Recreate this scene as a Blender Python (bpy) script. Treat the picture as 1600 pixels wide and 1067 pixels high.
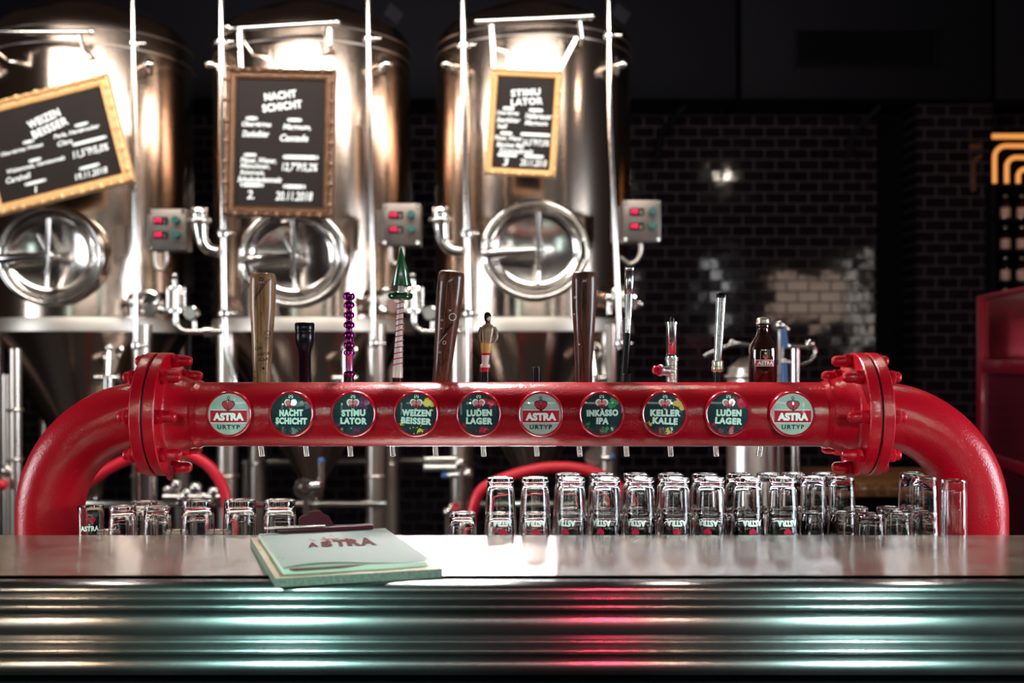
import bpy, bmesh, math, random
from mathutils import Vector, Matrix, Quaternion
random.seed(7)
PI = math.pi
F = 1790.0            # focal length in pixels of the 1600 px wide frame
HOR = 560.0           # row of the horizon
ZC = 1.393            # eye height
for o in list(bpy.data.objects): bpy.data.objects.remove(o)
SC = bpy.context.scene
COL = SC.collection

def P(px, py, D):     # point of the place seen at (px, py) that stands D metres in front of the lens
    return Vector(((px-800)/F*D, D, ZC-(py-HOR)/F*D))
def S(n, D): return n*D/F

# ------------------------------------------------------------------ camera
cam = bpy.data.cameras.new('camera'); co = bpy.data.objects.new('camera', cam); COL.objects.link(co)
co.location = (0, 0, ZC); co.rotation_euler = (PI/2, 0, 0)
cam.sensor_width = 36; cam.lens = 36*F/1600
cam.shift_y = (HOR-533.5)/1600
cam.clip_start = .05; cam.clip_end = 60
cam.dof.use_dof = True; cam.dof.focus_distance = 2.0; cam.dof.aperture_fstop = 3.3
SC.camera = co
# ------------------------------------------------------------------ world, lights, exposure
W = bpy.data.worlds.new('world'); SC.world = W; W.use_nodes = True
wn = W.node_tree; bg = wn.nodes['Background']
bg.inputs[0].default_value = (.30, .19, .16, 1); bg.inputs[1].default_value = .055
SC.view_settings.view_transform = 'Standard'; SC.view_settings.look = 'None'
SC.view_settings.exposure = 0.0; SC.view_settings.gamma = 1; SC.view_settings.use_curve_mapping = False

def area(name, loc, target, sx, sy, power, col, spread=180):
    l = bpy.data.lights.new(name, 'AREA'); l.shape = 'RECTANGLE'; l.size = sx; l.size_y = sy
    l.energy = power; l.color = col; l.spread = math.radians(spread)
    o = bpy.data.objects.new(name, l); COL.objects.link(o); o.location = loc
    d = Vector(target)-Vector(loc); o.rotation_euler = d.to_track_quat('-Z', 'Y').to_euler(); return o
def spot(name, loc, target, power, col, ang, r=.05, blend=.5):
    l = bpy.data.lights.new(name, 'SPOT'); l.energy = power; l.color = col; l.spot_size = math.radians(ang)
    l.spot_blend = blend; l.shadow_soft_size = r
    o = bpy.data.objects.new(name, l); COL.objects.link(o); o.location = loc
    d = Vector(target)-Vector(loc); o.rotation_euler = d.to_track_quat('-Z', 'Y').to_euler(); return o
def ball(name, loc, power, col, r):
    l = bpy.data.lights.new(name, 'POINT'); l.energy = power; l.color = col; l.shadow_soft_size = r
    o = bpy.data.objects.new(name, l); COL.objects.link(o); o.location = loc; return o
WARM = (1, .86, .70); COOL = (.86, 1, .97); TEAL = (.45, 1, .85)
# long ceiling fitting over the aisle that washes the tanks
area('tank_wash_lamp', (-.8, 3.45, 3.00), (-.8, 4.95, 2.45), 3.6, .26, 72, (1, .93, .86))
# lamp over the taps: lights the counter from behind, pipe casts its shade on the rear strip
spot('bar_back_lamp', (-.12, 3.15, 2.72), (-.14, 1.70, 1.10), 230, (1, .95, .88), 19, .05, 1)
# row of lamps above the taps, along the pipe
for i, x in enumerate((-1.15, -.35, .45, 1.15)):
    spot('tap_lamp', (x, 2.62, 2.55), (x*.8, 2.0, 1.25), 17, (1, .90, .78), 70, .05, .8)
# guests' side: lamps above and behind the camera, aimed at the bar front
for nm, x, z, pw, cl, r, an in (('teal_lamp', -.80, 2.0, 360, TEAL, .045, 26), ('teal_lamp', 1.24, 2.0, 470, (.55, 1, .88), .055, 26), ('red_lamp', .35, 2.15, 75, (1, .03, .10), .07, 16),
                               ('warm_lamp', -1.62, 1.9, 80, (1, .7, .45), .08, 26), ('warm_lamp', .57, 2.15, 18, (1, .75, .5), .04, 16), ('warm_lamp', 2.2, 1.9, 90, (1, .72, .55), .12, 26)):
    spot(nm, (x, -1.0, z), (x*.55, 1.5, .98), pw, cl, an, r, 1)
ball('teal_globe_left', (-.80, -1.1, 2.3), 4, TEAL, .02)
ball('teal_globe_right', (1.24, -1.1, 2.3), 5, (.6, 1, .9), .02)
# the guests' room: a long fitting and tall lit window strips behind the camera
area('room_strip_lamp', (0, -3.0, 2.45), (0, 2.1, 1.4), 3.6, .22, 24, (1, .93, .86))
area('room_window', (-2.6, -3.2, 1.75), (-.4, 2.1, 1.5), .24, 1.7, 7, (.75, 1, .93))
area('room_window', (3.2, -3.0, 2.05), (0, 2.1, 1.7), .07, 1.7, 6, (.95, .97, .95))
area('room_window', (5.3, -3.0, 2.05), (1, 7.1, 1.7), .07, 1.7, 5, (1, .9, .8))
# cool window light from the right
area('side_window', (5.2, 1.35, 1.75), (0, 2.0, 1.3), 2.2, 1.8, 95, (.80, .90, 1), 100)
# light in the room on the right, mirrored by the wall tiles
area('side_room_lamp', (2.95, 3.2, 1.98), (1.9, 7.3, 1.75), .70, .45, 4, (1, .72, .56))
area('left_fill_light', (-5.2, 1.6, 1.7), (0, 2.0, 1.3), 2.0, 1.8, 55, (.9, .95, 1), 100)  # added soft panel out of view on the left, brightens the glasses
spot('glass_fill_light', (-.22, 2.75, 2.3), (.45, 2.0, 1.1), 130, (.93, .97, 1), 75, .04, .8)  # added spot without a fitting, lifts the brightness of the glasses
area('under_pipe_strip', (-.075, 2.10, 1.225), (-.075, 2.03, 1.02), .31, .015, 1.3, (.95, .97, 1))
area('under_pipe_strip', (.42, 2.10, 1.225), (.42, 2.03, 1.02), .66, .015, .32, (.88, .95, 1))
area('under_pipe_strip', (-.55, 2.10, 1.225), (-.55, 2.03, 1.02), .5, .015, .22, (1, .92, .85))
ball('string_lamp', (2.06, 3.5, 3.15), 5, (1, .85, .7), .03)

# ------------------------------------------------------------------ materials
def nodes(name):
    m = bpy.data.materials.new(name); m.use_nodes = True
    return m, m.node_tree, m.node_tree.nodes['Principled BSDF']
def pbr(name, col, metal=0, rough=.5, coat=0, bump=0, bscale=50, stretch=(1, 1, 1), var=0, vscale=8, rvar=0, trans=0, emit=None, es=0, spec=None, coatr=.05):
    m, nt, b = nodes(name); N = nt.nodes; L = nt.links
    b.inputs['Base Color'].default_value = (*col, 1); b.inputs['Metallic'].default_value = metal
    b.inputs['Roughness'].default_value = rough; b.inputs['Coat Weight'].default_value = coat; b.inputs['Coat Roughness'].default_value = coatr
    b.inputs['Transmission Weight'].default_value = trans
    if spec is not None: b.inputs['Specular IOR Level'].default_value = spec
    if emit: b.inputs['Emission Color'].default_value = (*emit, 1); b.inputs['Emission Strength'].default_value = es
    tc = N.new('ShaderNodeTexCoord'); mp = N.new('ShaderNodeMapping'); mp.inputs['Scale'].default_value = stretch
    L.new(tc.outputs['Object'], mp.inputs['Vector'])
    if bump:
        n = N.new('ShaderNodeTexNoise'); n.inputs['Scale'].default_value = bscale; n.inputs['Detail'].default_value = 3
        L.new(mp.outputs[0], n.inputs['Vector'])
        bp = N.new('ShaderNodeBump'); bp.inputs['Strength'].default_value = bump; bp.inputs['Distance'].default_value = .002
        L.new(n.outputs['Fac'], bp.inputs['Height']); L.new(bp.outputs[0], b.inputs['Normal'])
        if coat: L.new(bp.outputs[0], b.inputs['Coat Normal'])
    if var or rvar:
        n2 = N.new('ShaderNodeTexNoise'); n2.inputs['Scale'].default_value = vscale; n2.inputs['Detail'].default_value = 5
        L.new(mp.outputs[0], n2.inputs['Vector'])
        if var:
            mx = N.new('ShaderNodeMix'); mx.data_type = 'RGBA'
            mx.inputs['A'].default_value = (*[c*(1-var) for c in col], 1); mx.inputs['B'].default_value = (*[min(1, c*(1+var)) for c in col], 1)
            L.new(n2.outputs['Fac'], mx.inputs['Factor']); L.new(mx.outputs['Result'], b.inputs['Base Color'])
        if rvar:
            mr = N.new('ShaderNodeMapRange'); mr.inputs['To Min'].default_value = max(.02, rough-rvar); mr.inputs['To Max'].default_value = rough+rvar
            L.new(n2.outputs['Fac'], mr.inputs['Value']); L.new(mr.outputs[0], b.inputs['Roughness'])
    return m
M = {}
ANC, ANF = .25, .25
M['tank'] = pbr('brushed_tank_steel', (.60, .48, .40), 1, .17, bump=.05, bscale=260, stretch=(1, 1, .02), rvar=.07, vscale=5)
M['steel'] = pbr('polished_steel', (.80, .76, .72), 1, .16)
M['steel_rough'] = pbr('satin_steel', (.72, .64, .58), 1, .30, rvar=.06, vscale=20)
M['band_steel'] = pbr('matt_band_steel', (.85, .78, .70), 1, .45)
M['box_steel'] = pbr('grey_box_metal', (.22, .185, .165), .9, .42, var=.2, vscale=40)
M['chrome'] = pbr('chrome', (.80, .80, .79), 1, .19)
M['iron'] = pbr('galvanised_fitting', (.55, .53, .5), 1, .3, bump=.5, bscale=300, var=.2, vscale=60)
M['red'] = pbr('red_gloss_paint', (.36, .0005, .0085), 0, .5, coat=.45, bump=.34, bscale=300, coatr=.07, spec=.06, rvar=.06, vscale=90)
M['red_rim'] = pbr('red_badge_ring', (.42, .003, .016), 0, .18, coat=.6)
M['gasket'] = pbr('black_gasket', (.006, .005, .006), 0, .6)
M['black'] = pbr('black_plastic', (.006, .005, .006), 0, .22, spec=.3)
M['black_matte'] = pbr('black_matte', (.0025, .002, .003), 0, .75, spec=.05)
M['duct'] = pbr('dark_duct_paint', (.0032, .0026, .0055), 0, .7, var=.2, vscale=2, spec=.15)
M['alu_black'] = pbr('black_anodised_metal', (.02, .018, .022), .8, .25)
M['purple'] = pbr('purple_anodised_metal', (.20, .012, .13), .9, .2)
M['pink_metal'] = pbr('pink_sleeve', (.65, .25, .55), .8, .25)
M['green'] = pbr('green_gloss_paint', (.008, .09, .03), 0, .2, coat=.6)
M['dkgreen'] = pbr('dark_green_glass', (.006, .05, .02), 0, .08, coat=.5)
M['gold'] = pbr('gilded_wood', (.85, .45, .19), .2, .35, bump=.9, bscale=120, var=.35, vscale=90)
M['bronze'] = pbr('bronze_ornament', (.15, .075, .04), .5, .35, bump=1, bscale=120, var=.45, vscale=90)
M['board'] = pbr('chalkboard', (.016, .011, .010), 0, .6, spec=.15, var=.25, vscale=9)
M['chalk'] = pbr('chalk_white', (.86, .90, .88), 0, .8)
M['paper'] = pbr('white_menu_paper', (.50, .52, .50), 0, .7, spec=.1, var=.04, vscale=6)
M['paper_edge'] = pbr('page_edges', (.50, .50, .42), 0, .7, var=.4, vscale=200, stretch=(.05, .05, 6))
M['maroon'] = pbr('maroon_clip', (.045, .003, .008), 0, .4, spec=.2)
M['print'] = pbr('printed_brown_red', (.085, .018, .016), 0, .8, spec=.05)
M['print2'] = pbr('printed_salmon', (.30, .06, .045), 0, .8, spec=.05)
M['hose'] = pbr('red_rubber_hose', (.80, .015, .04), 0, .35, coat=.2)
M['redlamp'] = pbr('red_display', (.2, 0, .01), 0, .3, emit=(1, .008, .09), es=1.6)
M['tealknob'] = pbr('teal_button', (.03, .12, .10), 0, .25)
M['neon'] = pbr('orange_lit_tube', (.8, .35, .10), 0, .4, emit=(1, .38, .09), es=.75)
M['frame_red'] = pbr('red_cabinet_paint', (.20, .002, .014), 0, .3, coat=.3)
M['bottle'] = pbr('brown_bottle_glass', (.018, .006, .004), 0, .05, coat=1)
M['cap'] = pbr('crown_cap', (.62, .56, .42), .8, .3)
M['label_red'] = pbr('red_label', (.45, .01, .03), 0, .35, coat=.3)
M['label_white'] = pbr('white_print', (.80, .80, .78), 0, .4)
M['cream'] = pbr('pale_bottle_label', (.72, .42, .34), 0, .6)
M['badge_grey'] = pbr('grey_badge_face', (.36, .40, .36), 0, .4, coat=.35, spec=.1, var=.35, vscale=45, coatr=.03)
M['badge_dark'] = pbr('dark_badge_face', (.012, .028, .032), 0, .4, coat=.35, spec=.1, var=.7, vscale=60, coatr=.03)
def ink(n, c): M[n] = pbr(n, c, 0, .4, coat=.3, spec=.1, coatr=.03)
ink('ink_white', (.62, .72, .66)); ink('ink_red', (.50, .01, .03)); ink('ink_black', (.010, .010, .012)); ink('ink_grey', (.10, .12, .14))
ink('ink_purple', (.13, .02, .09)); ink('ink_yellow', (.62, .48, .04)); ink('ink_green', (.03, .22, .08)); ink('ink_ochre', (.60, .38, .10)); ink('ink_crimson', (.45, .01, .04))
M['blue'] = pbr('blue_plastic', (.06, .17, .42), 0, .35)
M['skin_ivory'] = pbr('worn_white_paint', (.70, .68, .62), 0, .3, coat=.5)
M['shirt'] = pbr('worn_gold_grey_paint', (.30, .24, .15), .3, .35, var=.5, vscale=120)
M['shorts'] = pbr('yellow_paint', (.60, .42, .10), 0, .35, var=.3, vscale=100)
M['felt'] = pbr('floor_concrete', (.03, .025, .025), 0, .6, var=.3, vscale=3)
M['bolt'] = M['red']
# glass
def glassmat(name, col=(1, 1, 1), rough=0.0, ior=1.46):
    m, nt, b = nodes(name); b.inputs['Base Color'].default_value = (*col, 1)
    b.inputs['Transmission Weight'].default_value = 1; b.inputs['Roughness'].default_value = rough; b.inputs['IOR'].default_value = ior; return m
M['glass'] = glassmat('clear_glass')
M['sight'] = glassmat('sight_glass', (.95, .9, .85), .03, 1.3)
M['case_glass'] = glassmat('red_case_glass', (.85, .25, .33), .12, 1.2)
# wood of the bat handles
def wood(name, c1, c2, sc=60):
    m, nt, b = nodes(name); N = nt.nodes; L = nt.links
    tc = N.new('ShaderNodeTexCoord'); mp = N.new('ShaderNodeMapping'); mp.inputs['Scale'].default_value = (1, 1, .06)
    n = N.new('ShaderNodeTexNoise'); n.inputs['Scale'].default_value = sc*4; n.inputs['Detail'].default_value = 6; n.inputs['Distortion'].default_value = .8
    r = N.new('ShaderNodeValToRGB'); r.color_ramp.elements[0].position = .35; r.color_ramp.elements[1].position = .68
    r.color_ramp.elements[0].color = (*c1, 1); r.color_ramp.elements[1].color = (*c2, 1)
    L.new(tc.outputs['Object'], mp.inputs[0]); L.new(mp.outputs[0], n.inputs[0]); L.new(n.outputs['Fac'], r.inputs[0]); L.new(r.outputs[0], b.inputs['Base Color'])
    b.inputs['Roughness'].default_value = .4; b.inputs['Coat Weight'].default_value = .35; b.inputs['Coat Roughness'].default_value = .06; b.inputs['Specular IOR Level'].default_value = .12
    return m
M['bat_pale'] = wood('pale_brown_wood', (.16, .075, .035), (.36, .20, .10))
M['bat_dark'] = wood('dark_brown_wood', (.035, .012, .007), (.14, .05, .028))
M['bat_mid'] = wood('walnut_wood', (.030, .012, .008), (.12, .045, .028))
M['board_wood'] = wood('back_counter_wood', (.12, .05, .02), (.30, .13, .05), 20)
# OSB chips
def osb():
    m, nt, b = nodes('pressed_chip_board'); N = nt.nodes; L = nt.links
    tc = N.new('ShaderNodeTexCoord'); v = N.new('ShaderNodeTexVoronoi'); v.inputs['Scale'].default_value = 55
    mp = N.new('ShaderNodeMapping'); mp.inputs['Scale'].default_value = (1, .35, 1)
    r = N.new('ShaderNodeValToRGB'); r.color_ramp.elements[0].color = (.26, .15, .08, 1); r.color_ramp.elements[1].color = (.48, .36, .24, 1)
    L.new(tc.outputs['Object'], mp.inputs[0]); L.new(mp.outputs[0], v.inputs['Vector']); L.new(v.outputs['Color'], r.inputs[0]); L.new(r.outputs[0], b.inputs['Base Color'])
    b.inputs['Roughness'].default_value = .6; return m
M['osb'] = osb()
M['osb_edge'] = pbr('chip_board_edge', (.13, .14, .11), 0, .7, var=.8, vscale=220, bump=.6, bscale=250)
# counter steel: brushed along the depth of the counter
def countersteel():
    m, nt, b = nodes('worn_counter_steel'); N = nt.nodes; L = nt.links
    b.inputs['Metallic'].default_value = 1; b.inputs['Base Color'].default_value = (.56, .49, .46, 1)
    tc = N.new('ShaderNodeTexCoord'); mp = N.new('ShaderNodeMapping'); mp.inputs['Scale'].default_value = (1, 1, 1)
    n = N.new('ShaderNodeTexNoise'); n.inputs['Scale'].default_value = 9; n.inputs['Detail'].default_value = 8; n.inputs['Roughness'].default_value = .7
    L.new(tc.outputs['Object'], mp.inputs[0]); L.new(mp.outputs[0], n.inputs[0])
    mr = N.new('ShaderNodeMapRange'); mr.inputs['From Min'].default_value = .3; mr.inputs['From Max'].default_value = .7
    mr.inputs['To Min'].default_value = .17; mr.inputs['To Max'].default_value = .27
    L.new(n.outputs['Fac'], mr.inputs['Value']); L.new(mr.outputs[0], b.inputs['Roughness'])
    tg = N.new('ShaderNodeTangent'); tg.direction_type = 'UV_MAP'; L.new(tg.outputs[0], b.inputs['Tangent'])
    b.inputs['Anisotropic'].default_value = .85; b.inputs['Anisotropic Rotation'].default_value = ANC
    return m
M['counter'] = countersteel()
M['fascia'] = pbr('dark_ribbed_steel', (.22, .215, .22), 1, .22, rvar=.03, vscale=12)
def brushed_uv(m, an, rot):
    nt = m.node_tree; b = nt.nodes['Principled BSDF']; tg = nt.nodes.new('ShaderNodeTangent'); tg.direction_type = 'UV_MAP'
    nt.links.new(tg.outputs[0], b.inputs['Tangent']); b.inputs['Anisotropic'].default_value = an; b.inputs['Anisotropic Rotation'].default_value = rot
brushed_uv(M['fascia'], .9, ANF)
# wall tiles
def tiles(name, tile, grout, offx=0, tw=.14, th=.07):
    m, nt, b = nodes(name); N = nt.nodes; L = nt.links
    tc = N.new('ShaderNodeTexCoord'); sp = N.new('ShaderNodeSeparateXYZ'); cb = N.new('ShaderNodeCombineXYZ')
    L.new(tc.outputs['Object'], sp.inputs[0]); L.new(sp.outputs['X'], cb.inputs['X']); L.new(sp.outputs['Z'], cb.inputs['Y'])
    def brick(c1, c2, mo):
        k = N.new('ShaderNodeTexBrick'); k.inputs['Scale'].default_value = 1; k.inputs['Brick Width'].default_value = tw; k.inputs['Row Height'].default_value = th
        k.inputs['Mortar Size'].default_value = .0045; k.inputs['Mortar Smooth'].default_value = .4; k.offset = .5
        k.inputs['Color1'].default_value = c1; k.inputs['Color2'].default_value = c2; k.inputs['Mortar'].default_value = mo
        L.new(cb.outputs[0], k.inputs['Vector']); return k
    k = brick((*tile, 1), (*[c*1.5 for c in tile], 1), (*grout, 1)); L.new(k.outputs['Color'], b.inputs['Base Color'])
    mr = N.new('ShaderNodeMapRange'); mr.inputs['To Min'].default_value = .07; mr.inputs['To Max'].default_value = .6
    L.new(k.outputs['Fac'], mr.inputs['Value']); L.new(mr.outputs[0], b.inputs['Roughness'])
    # every tile lies a touch askew and bulges to its edges
    k2 = brick((0, 0, 0, 1), (1, 1, 1, 1), (.5, .5, .5, 1))
    wv = N.new('ShaderNodeTexNoise'); wv.inputs['Scale'].default_value = 7; L.new(tc.outputs['Object'], wv.inputs[0])
    ad = N.new('ShaderNodeMath'); ad.operation = 'MULTIPLY'; ad.inputs[1].default_value = .22; L.new(wv.outputs['Fac'], ad.inputs[0])
    iv = N.new('ShaderNodeMath'); iv.operation = 'SUBTRACT'; L.new(ad.outputs[0], iv.inputs[0]); L.new(k.outputs['Fac'], iv.inputs[1])
    bp = N.new('ShaderNodeBump'); bp.inputs['Strength'].default_value = .9; bp.inputs['Distance'].default_value = .006
    L.new(iv.outputs[0], bp.inputs['Height'])
    wn_ = N.new('ShaderNodeTexWhiteNoise'); L.new(k2.outputs['Color'], wn_.inputs['Vector'])
    sb = N.new('ShaderNodeVectorMath'); sb.operation = 'SUBTRACT'; sb.inputs[1].default_value = (.5, .5, .5); L.new(wn_.outputs['Color'], sb.inputs[0])
    sc = N.new('ShaderNodeVectorMath'); sc.operation = 'SCALE'; sc.inputs['Scale'].default_value = .014; L.new(sb.outputs[0], sc.inputs[0])
    av = N.new('ShaderNodeVectorMath'); av.operation = 'ADD'; L.new(bp.outputs[0], av.inputs[0]); L.new(sc.outputs[0], av.inputs[1])
    nn = N.new('ShaderNodeVectorMath'); nn.operation = 'NORMALIZE'; L.new(av.outputs[0], nn.inputs[0]); L.new(nn.outputs[0], b.inputs['Normal'])
    return m
M['tile'] = tiles('black_glazed_tiles', (.006, .0035, .006), (.060, .040, .052))

# ------------------------------------------------------------------ mesh helpers
def frame(d):
    d = Vector(d).normalized(); a = Vector((0, 0, 1)) if abs(d.z) < .9 else Vector((0, 1, 0))
    u = d.cross(a).normalized(); v = d.cross(u).normalized(); return d, u, v
class MB:
    def __init__(s): s.bm = bmesh.new()
    def rings(s, R, cap0=True, cap1=True, closed=False):
        vs = [[s.bm.verts.new(p) for p in r] for r in R]
        n = len(vs[0]); m = len(vs)
        for i in range(m if closed else m-1):
            a, b = vs[i], vs[(i+1) % m]
            for j in range(n):
                k = (j+1) % n
                try: s.bm.faces.new((a[j], a[k], b[k], b[j]))
                except ValueError: pass
        if not closed:
            if cap0: s.bm.faces.new(vs[0][::-1])
            if cap1: s.bm.faces.new(vs[-1])
        return s
    def lathe(s, prof, o=(0, 0, 0), d=(0, 0, 1), n=32, sx=1, sy=1, cap=True, closed=False):
        o = Vector(o); d, u, v = frame(d); R = []
        for r, h in prof:
            r = max(r, 1e-5)
            R.append([o+d*h+u*(r*sx*math.cos(2*PI*k/n))+v*(r*sy*math.sin(2*PI*k/n)) for k in range(n)])
        return s.rings(R, cap, cap, closed)
    def cyl(s, a, b, r, r2=None, n=20, bev=0):
        a = Vector(a); b = Vector(b); L = (b-a).length; r2 = r if r2 is None else r2
        if bev: pr = [(r-bev, 0), (r, bev), (r2, L-bev), (r2-bev, L)]
        else: pr = [(r, 0), (r2, L)]
        return s.lathe(pr, a, b-a, n)
    def tube(s, pts, r, n=12, cap=True):
        pts = [Vector(p) for p in pts]; R = []; u = None
        for i, p in enumerate(pts):
            t = (pts[min(i+1, len(pts)-1)]-pts[max(i-1, 0)]).normalized()
            if u is None: _, u, _ = frame(t)
            u = (u-t*u.dot(t)).normalized(); v = t.cross(u)
            rr = r[i] if isinstance(r, (list, tuple)) else r
            R.append([p+u*rr*math.cos(2*PI*k/n)+v*rr*math.sin(2*PI*k/n) for k in range(n)])
        return s.rings(R, cap, cap)
    def torus(s, c, axis, R0, r, n=48, m=12, sx=1, sy=1):
        c = Vector(c); d, u, v = frame(axis); RR = []
        for i in range(n):
            a = 2*PI*i/n; ra = u*math.cos(a)*sx+v*math.sin(a)*sy; rn = (u*math.cos(a)+v*math.sin(a))
            RR.append([c+ra*R0+rn*r*math.cos(2*PI*k/m)+d*r*math.sin(2*PI*k/m) for k in range(m)])
        return s.rings(RR, closed=True)
    def box(s, c, sz, rot=None, bev=0):
        c = Vector(c); h = Vector(sz)/2; R = rot if rot is not None else Matrix.Identity(3)
        b2 = bmesh.new(); bmesh.ops.create_cube(b2, size=1)
        for v in b2.verts: v.co = Vector((v.co.x*sz[0], v.co.y*sz[1], v.co.z*sz[2]))
        if bev: bmesh.ops.bevel(b2, geom=b2.edges[:], offset=bev, segments=2, affect='EDGES', profile=.5)
        mp = {v: s.bm.verts.new(R@v.co+c) for v in b2.verts}
        for f in b2.faces: s.bm.faces.new([mp[v] for v in f.verts])
        b2.free(); return s
    def ball(s, c, r, n=16, sz=(1, 1, 1)):
        c = Vector(c); m = n//2
        R = [[c+Vector((r*sz[0]*math.sin(PI*i/m)*math.cos(2*PI*k/n), r*sz[1]*math.sin(PI*i/m)*math.sin(2*PI*k/n), -r*sz[2]*math.cos(PI*i/m))) for k in range(n)] for i in range(1, m)]
        return s.rings(R)
    def loft(s, rows, n=16, cap=True):   # rows: centre, rx, ry  (horizontal rings)
        return s.rings([[Vector(c)+Vector((rx*math.cos(2*PI*k/n), ry*math.sin(2*PI*k/n), 0)) for k in range(n)] for c, rx, ry in rows], cap, cap)
    def poly(s, pts):
        s.bm.faces.new([s.bm.verts.new(p) for p in pts]); return s
    def flat(s, tris, place):      # 2-D faces laid on a surface
        for f in tris:
            try: s.bm.faces.new([s.bm.verts.new(place(*p)) for p in f])
            except ValueError: pass
        return s
    def prism(s, pts, vec):        # planar outline pushed along vec
        a = [s.bm.verts.new(p) for p in pts]; b = [s.bm.verts.new(Vector(p)+Vector(vec)) for p in pts]; n = len(a)
        s.bm.faces.new(a[::-1]); s.bm.faces.new(b)
        for i in range(n): s.bm.faces.new((a[i], a[(i+1) % n], b[(i+1) % n], b[i]))
        return s
    def build(s, name, mat, parent=None, world=True, smooth=True, ang=38, weld=False):
        if weld: bmesh.ops.remove_doubles(s.bm, verts=s.bm.verts, dist=1e-6)
        bmesh.ops.recalc_face_normals(s.bm, faces=s.bm.faces)
        if parent is not None and world:
            r = parent
            while r.parent: r = r.parent
            off = Vector(r.location)
            for v in s.bm.verts: v.co -= off
        me = bpy.data.meshes.new(name); s.bm.to_mesh(me); s.bm.free(); me.materials.append(M[mat] if isinstance(mat, str) else mat)
        if smooth:
            for p in me.polygons: p.use_smooth = True
            me.set_sharp_from_angle(angle=math.radians(ang))
        o = bpy.data.objects.new(name, me); COL.objects.link(o)
        if parent is not None: o.parent = parent
        return o
def tag(o, label, cat=None, group=None, kind=None):
    if label: o['label'] = label
    if cat: o['category'] = cat
    if group: o['group'] = group
    if kind: o['kind'] = kind
    return o
def thing(name, label, cat, loc, group=None):
    o = bpy.data.objects.new(name, None); COL.objects.link(o); o.location = loc; o.empty_display_size = .1
    return tag(o, label, cat, group)
def struct(o, label=None): o['kind'] = 'structure'; o['label'] = label or o.name.replace('_', ' '); o['category'] = 'room'; return o
def copy_tree(o, parent=None):
    c = o.copy(); COL.objects.link(c)
    if parent: c.parent = parent
    for ch in [x for x in bpy.data.objects if x.parent == o]: copy_tree(ch, c)
    return c
def arc(c, r, a0, a1, n, ax=(1, 0, 0), ay=(0, 0, 1)):
    c = Vector(c); ax = Vector(ax); ay = Vector(ay)
    return [c+ax*r*math.cos(a0+(a1-a0)*i/n)+ay*r*math.sin(a0+(a1-a0)*i/n) for i in range(n+1)]
# lettering as flat faces in 2-D, centred, fitted to a width and height
def text2d(body, w=None, h=None, bold=0, shear=0, align='CENTER', leading=1, spacing=1):
    cu = bpy.data.curves.new('t', 'FONT'); cu.body = body; cu.size = 1; cu.offset = bold; cu.shear = shear; cu.align_x = align
    cu.space_line = leading; cu.space_character = spacing; cu.resolution_u = 3; cu.fill_mode = 'FRONT'; cu.extrude = 0
    ob = bpy.data.objects.new('t', cu); COL.objects.link(ob)
    dg = bpy.context.evaluated_depsgraph_get(); ev = ob.evaluated_get(dg); me = ev.to_mesh()
    vs = [(v.co.x, v.co.y) for v in me.vertices]; fs = [[vs[i] for i in p.vertices] for p in me.polygons]
    ev.to_mesh_clear(); bpy.data.objects.remove(ob); bpy.data.curves.remove(cu)
    if not vs: return []
    x0 = min(v[0] for v in vs); x1 = max(v[0] for v in vs); y0 = min(v[1] for v in vs); y1 = max(v[1] for v in vs)
    kx = w/(x1-x0) if w else None; ky = h/(y1-y0) if h else kx
    if kx is None: kx = ky
    cx = (x0+x1)/2 if align == 'CENTER' else x0; cy = (y0+y1)/2
    return [[((x-cx)*kx, (y-cy)*ky) for x, y in f] for f in fs]
def thick(fs, r, n=8):
    return [g for k in range(n) for g in mv(fs, r*math.cos(2*PI*k/n), r*math.sin(2*PI*k/n))]
def mv(fs, dx=0, dy=0, rot=0):
    c, s = math.cos(rot), math.sin(rot)
    return [[(x*c-y*s+dx, x*s+y*c+dy) for x, y in f] for f in fs]
def disc2d(cx, cy, r, n=14): return [[(cx+r*math.cos(2*PI*k/n), cy+r*math.sin(2*PI*k/n)) for k in range(n)]]
def ring2d(cx, cy, r0, r1, a0=0, a1=2*PI, n=16):
    out = []
    for i in range(n):
        a = a0+(a1-a0)*i/n; b = a0+(a1-a0)*(i+1)/n
        out.append([(cx+r0*math.cos(a), cy+r0*math.sin(a)), (cx+r1*math.cos(a), cy+r1*math.sin(a)), (cx+r1*math.cos(b), cy+r1*math.sin(b)), (cx+r0*math.cos(b), cy+r0*math.sin(b))])
    return out
def grid2d(cx, cy, w, h, nx=8, ny=3):
    return [[(cx-w/2+w*i/nx, cy-h/2+h*j/ny), (cx-w/2+w*(i+1)/nx, cy-h/2+h*j/ny), (cx-w/2+w*(i+1)/nx, cy-h/2+h*(j+1)/ny), (cx-w/2+w*i/nx, cy-h/2+h*(j+1)/ny)] for i in range(nx) for j in range(ny)]
def heart2d(cx, cy, s, n=28):
    pts = []
    for k in range(n):
        t = 2*PI*k/n; x = 16*math.sin(t)**3; y = 13*math.cos(t)-5*math.cos(2*t)-2*math.cos(3*t)-math.cos(4*t)
        pts.append((cx+x*s/32, cy+(y+2)*s/32))
    return [[(cx, cy), pts[i], pts[(i+1) % n]] for i in range(n)]
def anchor2d(cx, cy, s):
    w = .045*s
    return (ring2d(cx, cy+.62*s, .07*s, .12*s)+grid2d(cx, cy+.1*s, w*1.6, .9*s, 1, 6)+grid2d(cx, cy+.42*s, .34*s, w*1.4, 3, 1)
            +ring2d(cx, cy-.05*s, .24*s, .31*s, PI*1.08, PI*1.92, 8))

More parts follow.
